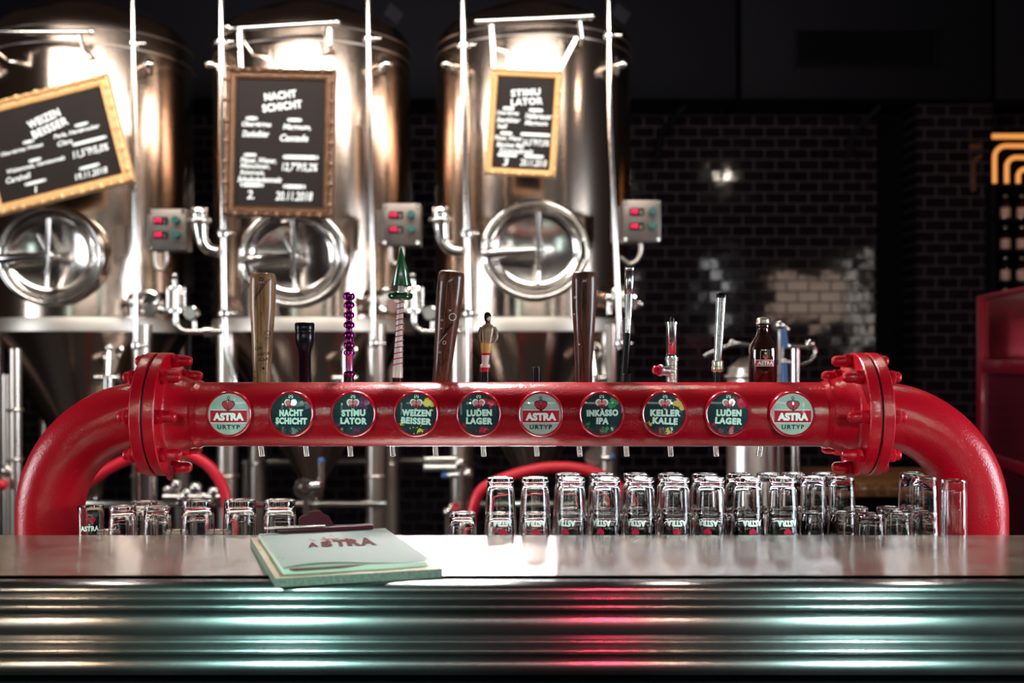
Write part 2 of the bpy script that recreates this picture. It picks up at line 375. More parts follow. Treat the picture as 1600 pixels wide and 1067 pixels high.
# ================================================================== ROOM
FL = 0.0; CT = 1.10; SHZ = 1.02
struct(MB().box((0, 4, -.05), (14, 14, .1)).build('floor', 'felt'))
struct(MB().box((0, 7.4, 2.2), (12, .2, 4.4)).build('wall_back', 'tile'))
# ceiling bulkhead over the back wall
d0 = 6.85; zb = P(0, 155, d0).z
m = MB()
seams = [P(-400, 0, d0).x, P(1155, 0, d0).x, P(1553, 0, d0).x, 5.0]
seams[0] = -5
for i in range(3):
    a, b = seams[i]+.012, seams[i+1]-.012
    m.box(((a+b)/2, (d0+7.295)/2, zb+.85), (b-a, 7.295-d0, 1.7), bev=.015)
struct(m.build('ceiling', 'duct'), 'dark boxed-in ceiling bulkhead')
m = MB(); a = P(1245, 104, d0-.012); b = P(1460, 48, d0-.012)
m.box(((a.x+b.x)/2, d0-.006, (a.z+b.z)/2), (b.x-a.x, .02, b.z-a.z))
vt = tag(m.build('air_vent', 'black_matte'), 'black rectangular air vent opening in the ceiling bulkhead', 'vent')
m = MB(); t = .012
for (cx, cz, sx, sz) in (((a.x+b.x)/2, b.z, b.x-a.x+.03, t), ((a.x+b.x)/2, a.z, b.x-a.x+.03, t), (a.x, (a.z+b.z)/2, t, b.z-a.z), (b.x, (a.z+b.z)/2, t, b.z-a.z)):
    m.box((cx, d0-.012, cz), (sx, .03, sz))
f_ = m.build('vent_frame', 'duct'); f_.parent = vt
# pipe brackets that hang in front of the tiles
for px, lab in ((1040, 'black angled bracket under the bulkhead beside the tanks'), (1345, 'black angled bracket under the bulkhead above the dark doorway')):
    q = P(px, 175, 6.95); m = MB()
    m.cyl(q+Vector((.12, 0, .04)), q+Vector((-.02, .1, -.12)), .022); m.cyl(q+Vector((-.02, .1, -.12)), q+Vector((-.04, .1, -.25)), .022)
    tag(m.build('ceiling_bracket', 'duct'), lab, 'bracket')
# flat black panel painted as the shade of a recessed doorway, tiled pillar
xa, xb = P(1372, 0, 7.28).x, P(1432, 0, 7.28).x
struct(MB().box(((xa+xb)/2, 7.27, 1.7), (xb-xa, .05, 3.4)).build('door_1', 'black_matte'), 'black panel for the shaded doorway in the tiled wall')
xa, xb = P(1432, 0, 7.0).x, P(1551, 0, 7.0).x
struct(MB().box(((xa+xb)/2, 7.15, 1.6), (xb-xa, .3, 3.2)).build('wall_pillar', 'tile'), 'black tiled pillar')

# ================================================================== BAR
bar = thing('bar_counter', 'long steel bar counter with a ribbed dark metal front edge', 'bar counter', (0, 1.7, 0))
yb, yf = 1.90, 1.497
m = MB(); m.box((0, (yb+yf)/2+.012, CT-.02), (5.2, yb-yf-.024, .04)); ctp = m.build('counter_top', 'counter', bar, smooth=False)
uv = ctp.data.uv_layers.new(name='UVMap')
for lp in ctp.data.loops:
    v_ = ctp.data.vertices[lp.vertex_index].co; uv.data[lp.index].uv = (v_.x, v_.y)
def fz(py): return CT-(py-910.5)/F*1.49
prof = []   # (py, outward)
for py, out in ((909.5, -.012), (911, -.004), (914, .002), (920, .006), (927, .004), (935, -.007), (940, -.004), (946, .003), (951, .003), (955, -.002), (956.5, -.009), (958, -.003), (963, .004), (976, .0065), (989, .004), (997, -.001), (1004, -.008), (1010, -.003), (1016, .003), (1021, .002), (1024, -.003), (1025.5, -.009), (1027, -.003), (1032, .004), (1042, .006), (1050, .003), (1056, -.004), (1059, -.014), (1062, -.04)):
    prof.append((py, out))
# smooth the profile with a Catmull-Rom pass
def cr(pts, n=4):
    o = []
    for i in range(len(pts)-1):
        p0, p1, p2, p3 = pts[max(i-1, 0)], pts[i], pts[i+1], pts[min(i+2, len(pts)-1)]
        for k in range(n):
            t = k/n
            o.append(tuple(.5*(2*p1[j]+(p2[j]-p0[j])*t+(2*p0[j]-5*p1[j]+4*p2[j]-p3[j])*t*t+(3*p1[j]-p0[j]-3*p2[j]+p3[j])*t**3) for j in range(len(p1))))
    o.append(tuple(pts[-1])); return o
pr = cr(prof)
outl = [(yf-o, fz(py)) for py, o in pr]
outl[0] = (yf+.012, CT)
outl += [(yf+.05, outl[-1][1]), (yf+.05, CT)]
m = MB(); m.rings([[Vector((x, y, z)) for y, z in outl] for x in (-2.6, 2.6)]); rb_ = m.build('ribbed_edge', 'fascia', bar, ang=60)
uv = rb_.data.uv_layers.new(name='UVMap')
for lp in rb_.data.loops:
    v_ = rb_.data.vertices[lp.vertex_index].co; uv.data[lp.index].uv = (v_.x, v_.z+.3*v_.y)
MB().box((0, 1.735, .49), (5.2, .33, .98)).build('bar_front', 'black_matte', bar, smooth=False)
MB().box((0, 1.893, .95), (5.2, .012, .22)).build('back_panel', 'steel_rough', bar, smooth=False)
ws = MB().box((0, 2.145, SHZ-.02), (5.2, .49, .04)).box((0, 2.15, .49), (5.0, .44, .96)).build('work_counter', 'steel_rough', smooth=False)
tag(ws, 'lower steel work counter behind the bar that carries the glasses', 'work counter')

# ================================================================== BEER TOWER
D0 = 2.05; PZ = P(0, 647, D0).z; PR = .0572
tower = thing('beer_tower', 'bright red flanged steel pipe arched over the counter with round beer badges', 'beer tower', (0, D0, SHZ))
GX = .629
m = MB(); m.lathe([(PR, -GX+.05), (PR, GX-.05)], (0, D0, PZ), (1, 0, 0), 64); m.build('pipe', 'red', tower)
for sg in (-1, 1):
    X = lambda v: sg*v
    # weld-neck flange of the straight pipe
    pf = [(.02, GX-.0015), (.108, GX-.0015), (.110, GX-.0035), (.110, GX-.0195), (.108, GX-.0215), (.080, GX-.0225), (.072, GX-.028), (.066, GX-.045), (.0605, GX-.060), (.0600, GX-.066), (.0612, GX-.069), (.0600, GX-.073), (.0575, GX-.078), (.05, GX-.078)]
    fl = MB().lathe(pf, (0, D0, PZ), (sg, 0, 0), 72).build('flange', 'red', tower)
    pf = [(.02, GX+.0015), (.108, GX+.0015), (.110, GX+.0035), (.110, GX+.0195), (.108, GX+.0215), (.0575, GX+.0225), (.05, GX+.0225)]
    fe = MB().lathe(pf, (0, D0, PZ), (sg, 0, 0), 72).build('flange', 'red', tower)
    MB().lathe([(.104, GX-.0017), (.104, GX+.0017)], (0, D0, PZ), (sg, 0, 0), 64).build('gasket', 'gasket', tower)
    for k in range(8):
        a = PI/4*k; y = D0+.095*math.cos(a); z = PZ+.095*math.sin(a)
        m = MB()
        c = lambda v: (sg*v, y, z)
        m.lathe([(.0125, 0), (.0135, .001), (.0135, .011), (.012, .013)], c(GX-.0215), (-sg, 0, 0), 6)
        m.lathe([(.0098, 0), (.0100, .012), (.0092, .020), (.006, .0245), (.001, .0255)], c(GX-.0315), (-sg, 0, 0), 16)
        m.build('bolt', 'red', fl, ang=45)
        m = MB(); m.lathe([(.0125, 0), (.0135, .001), (.0135, .009), (.011, .012)], c(GX+.0215), (sg, 0, 0), 6)
        m.lathe([(.0095, 0), (.0095, .007), (.006, .011), (.001, .012)], c(GX+.033), (sg, 0, 0), 16)
        m.build('bolt_head', 'red', fe, ang=45)
    R = .177; x0 = GX+.020
    pts = [Vector((sg*(GX+.01), D0, PZ))]+[Vector((sg*(x0+R*math.sin(t)), D0, PZ-R+R*math.cos(t))) for t in [PI/2*i/28 for i in range(29)]]+[Vector((sg*(x0+R), D0, SHZ+.001))]
    MB().tube(pts, .0585, 64).build('elbow', 'red', tower)
# chips of worn paint and small drain strainer under the left flange
q = P(265, 742, 2.03); m = MB(); m.lathe([(.008, 0), (.008, -.014), (.005, -.022), (.002, -.026)], q+Vector((0, 0, .016)), (0, 0, 1), 12)
m.build('drain_strainer', 'glass', tower)
# badges
BY = 1.980; BR = .0362
def badge(px, kind, lines, splash=None, rot=0):
    cx = (px-800)/F*(BY+.004); cz = P(0, 647, BY).z
    m = MB(); n = 56
    m.lathe([(BR-.002, -.001), (BR+.001, -.0035), (.0395, -.0015), (.0400, .006), (.0385, .040), (.037, .040)], (cx, BY+.004, cz), (0, 1, 0), n)
    rim = m.build('badge', 'red_rim', tower, ang=50)
    def dome(r): return .0045*(1-(r/BR)**2)
    cr_, sr_ = math.cos(rot), math.sin(rot)
    def place(lay):
        def f(u, v):
            u, v = u*cr_-v*sr_, u*sr_+v*cr_
            r = math.hypot(u, v)
            if r > BR*.985: u, v = u*BR*.985/r, v*BR*.985/r; r = BR*.985
            return Vector((cx+u, BY+.002-dome(r)-lay, cz+v))
        return f
    m = MB(); R = [[place(0)(BR*.999*t*math.cos(2*PI*k/n), BR*.999*t*math.sin(2*PI*k/n)) for k in range(n)] for t in (1, .9, .75, .6, .45, .3, .15, .02)]
    m.rings(R, False, True); m.build('badge_face', 'badge_grey' if kind == 'u' else 'badge_dark', rim)
    px_ = lambda a: a*.00111
    if kind == 'u':
        m = MB(); m.flat(grid2d(0, 0, px_(58), px_(19), 12, 4) and mv(grid2d(0, 0, px_(57), px_(19), 12, 4), 0, px_(-3.5)), place(.0003)); m.build('banner', 'ink_red', rim)
        m = MB()
        for yy in (6.4, -13.4): m.flat(grid2d(0, px_(yy), px_(57), px_(.9), 12, 1), place(.0005))
        m.flat(mv(thick(text2d('ASTRA', px_(46), px_(11), bold=.02), px_(.7)), 0, px_(-4)), place(.0006)); m.build('lettering', 'label_white', rim)
        m = MB(); m.flat(mv(text2d('URTYP', px_(35), px_(7), bold=.03, spacing=1.25), 0, px_(-20)), place(.0004)); m.build('lettering', 'ink_black', rim)
        hy = 12
    else:
        t1, w1, t2, w2 = lines
        m = MB(); m.flat(mv(thick(text2d(t1, px_(w1-2), px_(9.5), bold=.02, spacing=1.14), px_(.6)), px_(1), px_(2), .02), place(.0006))
        m.flat(mv(thick(text2d(t2, px_(w2-2), px_(9.5), bold=.02, spacing=1.14), px_(.6)), px_(1), px_(-10.5), -.02), place(.0006)); m.build('lettering', 'ink_white', rim)
        rnd = random.Random(px); m = MB(); fs = []
        for (ox, oy, sc) in ((19, 16, 1), (6, -25, .55), (-22, -16, .25)):
            for _ in range(9): fs += disc2d(px_(ox+rnd.gauss(0, 4.2*sc)), px_(oy+rnd.gauss(0, 4*sc)), px_(rnd.uniform(1.2, 4.8)*sc+.2), 9)
            for _ in range(14): fs += disc2d(px_(ox+rnd.gauss(0, 9*sc)), px_(oy+rnd.gauss(0, 8*sc)), px_(rnd.uniform(.4, 1.1)), 6)
        for i, f in enumerate(fs): m.flat([f], place(.00022+.000003*i))
        m.build('paint_splash', splash, rim); hy = 15
    m = MB(); m.flat(heart2d(0, px_(hy), px_(21 if kind == 'u' else 20)), place(.00035))
    m.flat(disc2d(0, px_(hy+12), px_(3.8)), place(.00036)) if kind != 'u' else None
    m.build('heart_outline', 'ink_black' if kind == 'u' else 'ink_white', rim)
    m = MB(); m.flat(heart2d(0, px_(hy), px_(18 if kind == 'u' else 16)), place(.0005)); m.build('heart', 'ink_red', rim)
    m = MB(); m.flat(anchor2d(0, px_(hy+1), px_(20)), place(.0008)); m.build('anchor', 'ink_black', rim)
    return rim
B = [(358, 'u', None, None, 0), (455, 'd', ('NACHT', 38, 'SCHICHT', 50), 'ink_grey', 0), (552, 'd', ('STIMU', 38, 'LATOR', 42), 'ink_purple', 0), (650, 'd', ('WEIZEN', 46, 'BEISSER', 48), 'ink_yellow', -.04),
     (748, 'd', ('LUDEN', 40, 'LAGER', 42), 'ink_crimson', 0), (845, 'u', None, None, 0), (940, 'd', ('INKASSO', 50, 'IPA', 20), 'ink_green', 0), (1038, 'd', ('KELLER', 48, 'KALLE', 40), 'ink_ochre', -.03),
     (1137, 'd', ('LUDEN', 40, 'LAGER', 43), 'ink_crimson', -.03), (1238, 'u', None, None, 0)]
BL = ['grey badge with heart and anchor nearest the left flange', 'dark badge with a grey splash', 'dark badge with a purple splash', 'dark badge with a yellow splash', 'dark badge with a red splash left of the middle',
      'grey badge with heart and anchor in the middle', 'dark badge with a green splash', 'dark badge with an ochre splash', 'dark badge with a red splash right of the middle', 'grey badge with heart and anchor nearest the right flange']
for b, l in zip(B, BL): badge(*b)['label'] = l

# ================================================================== TAPS
TY = 2.135
NZ = [408, 478, 547, 613, 680, 755, 838, 905, 978, 1047, 1118, 1188]
def tap(i, label, hx):
    px = NZ[i]; q = P(px, 697, TY); hz = P(hx, 600, TY)
    t = thing('beer_tap', label, 'beer tap', (q.x, TY, 1.21), 'beer taps along the red pipe')
    m = MB(); m.cyl((q.x, D0+.0575, PZ), (q.x, TY, PZ), .012); m.cyl((q.x, TY, 1.245), (q.x, TY, 1.30), .013, .015, bev=.003); m.cyl((q.x, TY, 1.30), (hz.x, TY, 1.335), .014, .010, bev=.003)
    m.build('faucet', 'steel', t)
    e = P(px+(2 if px > 500 else 3)*(-1 if px > 1150 else .6), 713, TY+.002)
    m = MB(); m.lathe([(.0042, 0), (.0056, .001), (.0056, (q-e).length+.03), (.004, (q-e).length+.031)], e, (q-e), 16); m.build('nozzle', 'steel', t)
    return t
def L(t, name, mat, p0, p1, prof, n=28, parts=None, sx=1, sy=1, par=None):
    p0 = Vector(p0); p1 = Vector(p1); ln = (p1-p0).length
    return MB().lathe([(r, h*ln) for h, r in prof], p0, p1-p0, n, sx, sy).build(name, mat, par or t, ang=50)
s = lambda n: S(n, TY)
def ferrule(t, px, py=590, w=17, mat='black'):
    a = P(px, 612, TY); b = P(px, py, TY); m = MB(); m.cyl(a, b, s(w/2), bev=.001); return m.build('ferrule', mat, t)
BATP = [(0, .5), (.03, .53), (.2, .62), (.45, .80), (.7, .96), (.88, 1.0), (.955, .985), (.985, .93), (1, .80)]
def bat(t, mat, pb, pt, w, marks=None):
    a = P(pb[0], 612, TY); b = P(*pt, TY)
    o = L(t, 'handle', mat, a, b, [(h, s(w/2)*r) for h, r in [(0, .66)]+[(h, max(r, .68)) for h, r in BATP[1:]]], 40)
    o['label'] = 'wooden bat handle'
    return o, a, b
# 0 pale bat with marker drawings
t = tap(0, 'beer tap with a pale brown wooden bat handle covered in pen drawings', 409)
o, a, b = bat(t, 'bat_pale', (409, 0), (411, 427), 41)
def onbat(a, b, w, off=.0006):
    L_ = (b-a).length; d = (b-a)/L_
    def f(u, v):       # u px across, v px up from photo row 597
        h = v*TY/F+.02; c = a+d*(h)
        fr = h/L_; k = 0
        pts = [(0, .68), (.2, .68), (.45, .80), (.7, .96), (.88, 1)]
        for i in range(len(pts)-1):
            if pts[i][0] <= fr <= pts[i+1][0]: k = pts[i][1]+(pts[i+1][1]-pts[i][1])*(fr-pts[i][0])/(pts[i+1][0]-pts[i][0])
        if k == 0: k = 1
        r = s(w/2)*k+off; x = s(u); x = max(-r*.95, min(r*.95, x))
        return Vector((c.x+x, c.y-math.sqrt(max(0, r*r-x*x)), c.z))
    return f
m = MB(); pl = onbat(a, b, 41)
m.flat(mv(text2d('ANITA', 19, 5, shear=.2), 4, 42, .15), pl); m.flat(mv(text2d('LEA', 12, 5, shear=.2), -3, 51, .1), pl); m.flat(mv(text2d('ELSA', 15, 5), 5, 34, .1), pl)
for (x, y, r) in ((-9, 15, 1), (5, 20, 2), (-4, 62, .9), (6, 70, .7), (-13, 90, .9), (-8, 118, .8), (3, 105, .8), (10, 12, 1), (-9, 5, 1.1)): m.flat(disc2d(x, y, r, 6), pl)
for k in range(6): m.flat(mv(grid2d(0, 0, .5, 26, 1, 5), -6+k*2.6, 138+k*2, -.25-.07*k), pl)
m.flat(ring2d(2, 157, 2.2, 3.2), pl); m.flat(ring2d(11, 75, 3, 3.8), pl); m.flat(ring2d(10, 66, 2, 2.6), pl)
m.build('pen_drawing', 'ink_black', t)
# 1 black torch
t = tap(1, 'beer tap with a black metal torch as its handle', 476)
a = P(477, 612, TY); b = P(476, 504, TY)
L(t, 'handle', 'alu_black', a, b, [(0, s(9.5)), (.56, s(9.5)), (.565, s(10)), (.62, s(11)), (.70, s(14)), (.76, s(15)), (.86, s(15)), (.87, s(14.4)), (.89, s(15.2)), (.985, s(15.2)), (1, s(13.5))], 36)
# 2 purple beads
t = tap(2, 'beer tap with a shiny purple beaded metal handle', 545)
ferrule(t, 545, 588, 16)
m = MB(); pf = [(s(6), s(-590))]
a = P(545.5, 590, TY); hh = [(0, 5), (1, 8), (5, 9), (9, 8), (11, 5.5)]
pf = [(s(r), s(h)) for h, r in hh]; m.lathe(pf, a, (0, 0, 1), 28); m.build('handle_base', 'purple', t)
m = MB(); m.lathe([(s(6.3), s(11)), (s(6.3), s(35)), (s(7), s(36))], a, (0, 0, 1), 28); m.build('sleeve', 'pink_metal', t)
m = MB(); pf = [(s(7), s(35)), (s(8.5), s(37)), (s(8.3), s(41)), (s(6), s(43))]
for k in range(5):
    z0 = 43+k*15.6
    pf += [(s(4.6), s(z0+.5)), (s(5), s(z0+3)), (s(8.2), s(z0+5)), (s(8.6), s(z0+8.5)), (s(7.6), s(z0+11.5)), (s(5), s(z0+13.5))]
pf += [(s(5), s(121)), (s(8), s(119.5+3)), (s(9.4), s(127)), (s(8), s(131.5)), (s(4), s(134))]
pf = sorted(pf, key=lambda p: p[1]); m.lathe(pf, a, (0, 0, 1), 28); m.build('handle', 'purple', t)
# 3 fir tree on candy-striped stick
t = tap(3, 'beer tap with a green fir cone on a red and white striped stick', 620)
ferrule(t, 621, 588, 16)
a = P(621, 590, TY); b = P(626, 466, TY)
L(t, 'handle', 'skin_ivory', a, b, [(0, s(8.5)), (.12, s(8.2)), (.13, s(7.6)), (.6, s(5.6)), (1, s(5))])
m = MB(); dv = b-a
pts = []; rr = []
N_ = 12*18
ring = []
for k in range(N_+1):
    u = .12+.84*k/N_; ang = 2*PI*k/18; r = s(7.7-2.6*min(1, u/.9))+.0001; c = a+dv*u
    ring.append(c+Vector((r*math.cos(ang), r*math.sin(ang), 0)))
m.tube(ring, .0011, 6); m.build('red_stripe', 'ink_crimson', t)
c = P(625.5, 462, TY); m = MB(); m.torus(c, (.05, -.12, 1), s(14), s(5.6), 40, 14); m.build('ring', 'dkgreen', t)
m = MB(); m.cyl(P(626, 466, TY), P(626.5, 442, TY), s(4.6)); m.build('stick', 'skin_ivory', t)
m = MB(); m.lathe([(s(2), 0), (s(15.5), 0), (s(16), s(1.5)), (s(.8), s(60))], P(627, 447, TY), (0, 0, 1), 4+24); m.build('fir_cone', 'green', t)
# 4 dark leaning bat
t = tap(4, 'beer tap with a reddish brown wooden bat handle that leans to the right', 692)
o, a, b = bat(t, 'bat_dark', (688, 0), (706, 424), 42)
m = MB(); pl = onbat(a, b, 42); 
m.flat(ring2d(9, 100, 5, 5.8), pl); m.flat(ring2d(0, 60, 2, 2.8), pl)
for k in range(7): m.flat(mv(grid2d(0, 0, 3.2, .6), -8+k*1.6, 60+k*2.2, .9), pl)
for (x, y) in ((-7, 82), (-7, 95), (4, 110), (-6, 45)): m.flat(mv(grid2d(0, 0, 5, .5), x, y, .6), pl); m.flat(mv(grid2d(0, 0, 5, .5), x, y, -.6), pl)
m.build('scratched_drawing', 'ink_white', t)
m = MB(); m.flat(mv(grid2d(0, 0, 3.2, 22, 2, 5), 3, 81, -.65), pl); m.flat(mv(text2d('ESTE', 16, 4.5, shear=.3), 2, 30, .9), pl)
for (x, y, r) in ((-6, 28, 1.2), (8, 48, 1.2), (-7, 104, 1), (10, 75, .9), (-3, 10, 1), (4, 118, 1.1)): m.flat(disc2d(x, y, r, 6), pl)
m.build('pen_drawing', 'ink_black', t)
# 5 table-football player
t = tap(5, 'beer tap with a small painted football player figure as its handle', 760)
ferrule(t, 757, 581, 17)
def q(px, py, dy=0): return P(px, py, TY)+Vector((0, dy, 0))
MB().loft([(q(757, 583), s(7.5), s(7)), (q(757.5, 575), s(7.5), s(7)), (q(757.5, 573), s(6.5), s(6))]).build('pedestal', 'ink_crimson', t)
MB().loft([(q(758, 574), s(7.8), s(7)), (q(758, 570), s(7.8), s(7)), (q(758, 569), s(5.5), s(5.5)), (q(758, 566), s(5.6), s(5.6)), (q(758.5, 560), s(6), s(6)), (q(759, 551), s(7), s(6))], 20).build('socks', 'skin_ivory', t)
MB().loft([(q(759, 555), s(6.9), s(6.1)), (q(759, 551.5), s(7.4), s(6.5))], 20).build('sock_bands', 'ink_crimson', t)
MB().loft([(q(759, 552), s(7.2), s(6.2)), (q(759.5, 545), s(8.2), s(6.8)), (q(760, 537), s(8.8), s(7)), (q(760.5, 534), s(8), s(6.5))], 20).build('shorts', 'shorts', t)
MB().loft([(q(760.5, 537), s(8.6), s(6.8)), (q(761, 528), s(9), s(7)), (q(761.5, 518), s(10.4), s(7.2)), (q(762, 512), s(10.6), s(6.6)), (q(762, 508), s(8), s(5.4)), (q(762.2, 505.5), s(4), s(4))], 20).build('shirt', 'shirt', t)
m = MB(); m.tube([q(752.5, 511), q(750, 518), q(749.5, 527), q(752, 534, -.004)], [s(2.6), s(3.2), s(2.8), s(2.2)], 10); m.tube([q(771.5, 511), q(775.5, 518), q(776, 527), q(771, 536, -.004)], [s(2.6), s(3.4), s(2.9), s(2.2)], 10); m.build('arms', 'shirt', t)
MB().loft([(q(762.2, 508), s(4.6), s(4.6)), (q(762.5, 503), s(3.6), s(3.6))], 14).build('neck', 'ink_crimson', t)
m = MB(); m.loft([(q(762.5, 504.5), s(2.5), s(2.5)), (q(762, 501), s(4.6), s(5)), (q(761.8, 496), s(5.6), s(6)), (q(761.5, 491), s(5.4), s(5.6)), (q(761.3, 488), s(3.2), s(3.4)), (q(761.3, 487), s(1), s(1))], 18); hd = m.build('head', 'black', t)
m = MB(); m.ball(q(763, 497.5, -s(3.6)), s(3.7), 14, (1, .65, 1.25)); fc = m.build('face', 'skin_ivory', hd)
m = MB()
for dx in (-1.5, 1.5): m.ball(q(763+dx, 495.5, -s(6.1)), s(.8), 8)
m.box(q(763, 500.6, -s(5.7)), (s(2.6), s(.6), s(.6))); m.build('painted_features', 'ink_black', hd)
# 6 black stub
t = tap(6, 'beer tap with only a short black stub and no decorated handle', 838); ferrule(t, 838, 573, 15)
# 7 walnut bat
t = tap(7, 'beer tap with a dark walnut bat handle standing upright', 912)
o, a, b = bat(t, 'bat_mid', (912, 0), (913, 425), 39.5)
m = MB(); pl = onbat(a, b, 39.5)
for k in range(3): m.flat(mv(grid2d(0, 0, 6, .5), -15, 130, k*PI/3+.2), pl)
m.flat(disc2d(-8, 57, 1.3), pl); m.flat(disc2d(-16, 104, 1), pl); m.build('scratched_drawing', 'ink_white', t)
# 8 tapered steel handle on black rod
t = tap(8, 'beer tap with a slim black rod ending in a tapered silver grip', 979); ferrule(t, 979, 584, 17)
a = P(974, 606, TY); b = P(980.5, 520, TY); L(t, 'rod', 'black', a, b, [(0, s(5.5)), (1, s(6))])
a = P(980.5, 523, TY); b = P(984, 417, TY)
L(t, 'handle', 'chrome', a, b, [(0, s(4.6)), (.1, s(5)), (.11, s(4.8)), (.59, s(7)), (.595, s(6.4)), (.60, s(7)), (.94, s(7.4)), (.945, s(6.9)), (.955, s(7.6)), (.99, s(7.6)), (1, s(7))])
# 9 plumbing valve
t = tap(9, 'beer tap with a handle made of galvanised plumbing pipe and a red cap', 1050)
a = P(1050, 612, TY)
L(t, 'fitting', 'iron', a, P(1049.5, 558, TY), [(0, s(9)), (.5, s(9)), (.9, s(9.5)), (.905, s(10.6)), (1, s(10.6))])
m = MB(); m.cyl(P(1048, 581, TY), P(1033, 579, TY-.01), s(7.5), s(7)); m.cyl(P(1034, 579, TY-.01), P(1030, 578.5, TY-.012), s(9.5), bev=.001); m.build('side_outlet', 'iron', t)
m = MB(); m.lathe([(s(9), 0), (s(9), s(2.5)), (s(6.8), s(3)), (s(6.3), s(9)), (s(5), s(10.5))], P(1030.5, 578.5, TY-.012), (-1, -.25, .1), 8); m.build('red_cap', 'ink_crimson', t, ang=30)
L(t, 'handle', 'chrome', P(1049.5, 559, TY), P(1049.5, 503, TY), [(0, s(9)), (.02, s(9.2)), (.1, s(7.6)), (.11, s(8.2)), (.93, s(8.2)), (.935, s(9.5)), (.995, s(9.5)), (1, s(8.5))])
m = MB(); m.cyl(P(1050, 504, TY), P(1050, 498, TY), s(4), bev=.001); m.ball(P(1050, 498.5, TY), s(3.8)); m.build('knob', 'black', t)
m = MB(); pl = lambda u, v: Vector((P(1047, 535, TY).x+s(u), TY-s(8.5), P(1047, 535, TY).z+s(v)))
m.flat(text2d('S', 4, 8), pl); m.build('lettering', 'ink_black', t)
# 10 leaning steel tube
t = tap(10, 'beer tap with a straight silver tube handle with black end cap', 1121); ferrule(t, 1122, 578, 15)
a = P(1121, 581, TY); L(t, 'collar', 'cap', a, P(1121.5, 563, TY), [(0, s(8)), (.1, s(9.5)), (.4, s(9.5)), (.5, s(8.5)), (.8, s(9.2)), (1, s(8))])
L(t, 'handle', 'chrome', P(1121.5, 566, TY), P(1127, 464, TY), [(0, s(6.5)), (1, s(7.6))])
L(t, 'end_cap', 'black', P(1127, 466, TY), P(1127.3, 458, TY), [(0, s(8.6)), (.8, s(8.6)), (1, s(7.5))])
# 11 beer bottle
t = tap(11, 'beer tap with a brown swing-neck beer bottle as its handle', 1191); t['label'] = 'beer tap with a stubby brown beer bottle as its handle'
a = P(1191.5, 612, TY); b = P(1192, 506, TY)
L(t, 'handle', 'bottle', a, b, [(0, s(20)), (.02, s(21.5)), (.60, s(21.5)), (.68, s(20.5)), (.76, s(15.5)), (.82, s(11)), (.87, s(9.2)), (.93, s(8.6)), (.94, s(9.8)), (.98, s(9.8)), (1, s(9))], 48)
m = MB(); m.lathe([(s(10.8), 0), (s(10), s(2)), (s(10), s(6)), (s(8.5), s(9)), (s(3), s(10.5))], P(1192, 506, TY), (0, 0, 1), 21); m.build('crown_cap', 'cap', t, ang=20)
def onbot(off):
    def f(u, v):
        r = s(21.5)+off; x = s(u); return Vector((P(1191.5, 0, TY).x+x, TY-math.sqrt(max(0, r*r-x*x)), P(0, 567, TY).z+s(v)))
    return f
m = MB(); m.flat(grid2d(0, 0, 28, 10, 10, 2), onbot(.0004)); m.flat(heart2d(0, 8.5, 9), onbot(.0004)); lb = m.build('bottle_label', 'label_red', t)
m = MB(); m.flat(text2d('ASTRA', 24, 6, bold=.03), onbot(.0008)); m.flat(grid2d(0, 4.6, 28, .7, 10, 1), onbot(.0008)); m.flat(grid2d(0, -4.6, 28, .7, 10, 1), onbot(.0008)); m.flat(ring2d(0, 15, .9, 1.7), onbot(.0006)); m.build('lettering', 'label_white', lb)

# ================================================================== GLASSES
def glass_mesh(name, rb, rr, H, wall=.0014, base=.010, belly=None):
    # upright: foot at z = 0, mouth at z = H
    out = [(rb*.80, 0), (rb*.97, .001), (rb, .004), (rb*1.0, base), (rb*.985, base+.003)]
    mid = []
    for k in range(1, 9):
        u = k/8; r = rb+(rr-rb)*(u**.8 if belly is None else u**belly); mid.append((r, base+.003+(H-base-.0045)*u))
    out += mid; out.append((rr-.0002, H-.0006)); out.append((rr-wall/2, H))
    inn = [(r-wall, h) for r, h in reversed(mid)]+[(rb*.93-wall, base+.004), (rb*.75, base-.001), (.001, base-.002)]
    prof = out+inn
    m = MB(); n = 40; prof = [(.0005, .0015), (rb*.6, .0012)]+prof
    m.lathe(prof, (0, 0, 0), (0, 0, 1), n)
    o = m.build(name, 'glass', ang=60); return o
def wrap2d(rfun, off, z0, flip, ang0=-PI/2):
    def f(u, v):
        z = z0+v; r = rfun(z)+off; a = ang0+u/r
        return Vector((r*math.cos(a), r*math.sin(a), z))
    return f
gA = glass_mesh('beer_glass', .0228, .0290, .1075)
gB = glass_mesh('pint_glass', .0272, .0312, .129, base=.014)
gC = glass_mesh('tumbler', .0205, .0245, .1075, base=.006)
gD = glass_mesh('tall_tumbler', .0205, .0215, .168, base=.004)
gE = glass_mesh('shot_glass', .0195, .0225, .066, base=.010)
gF = glass_mesh('tumbler', .0225, .0265, .118, base=.009)
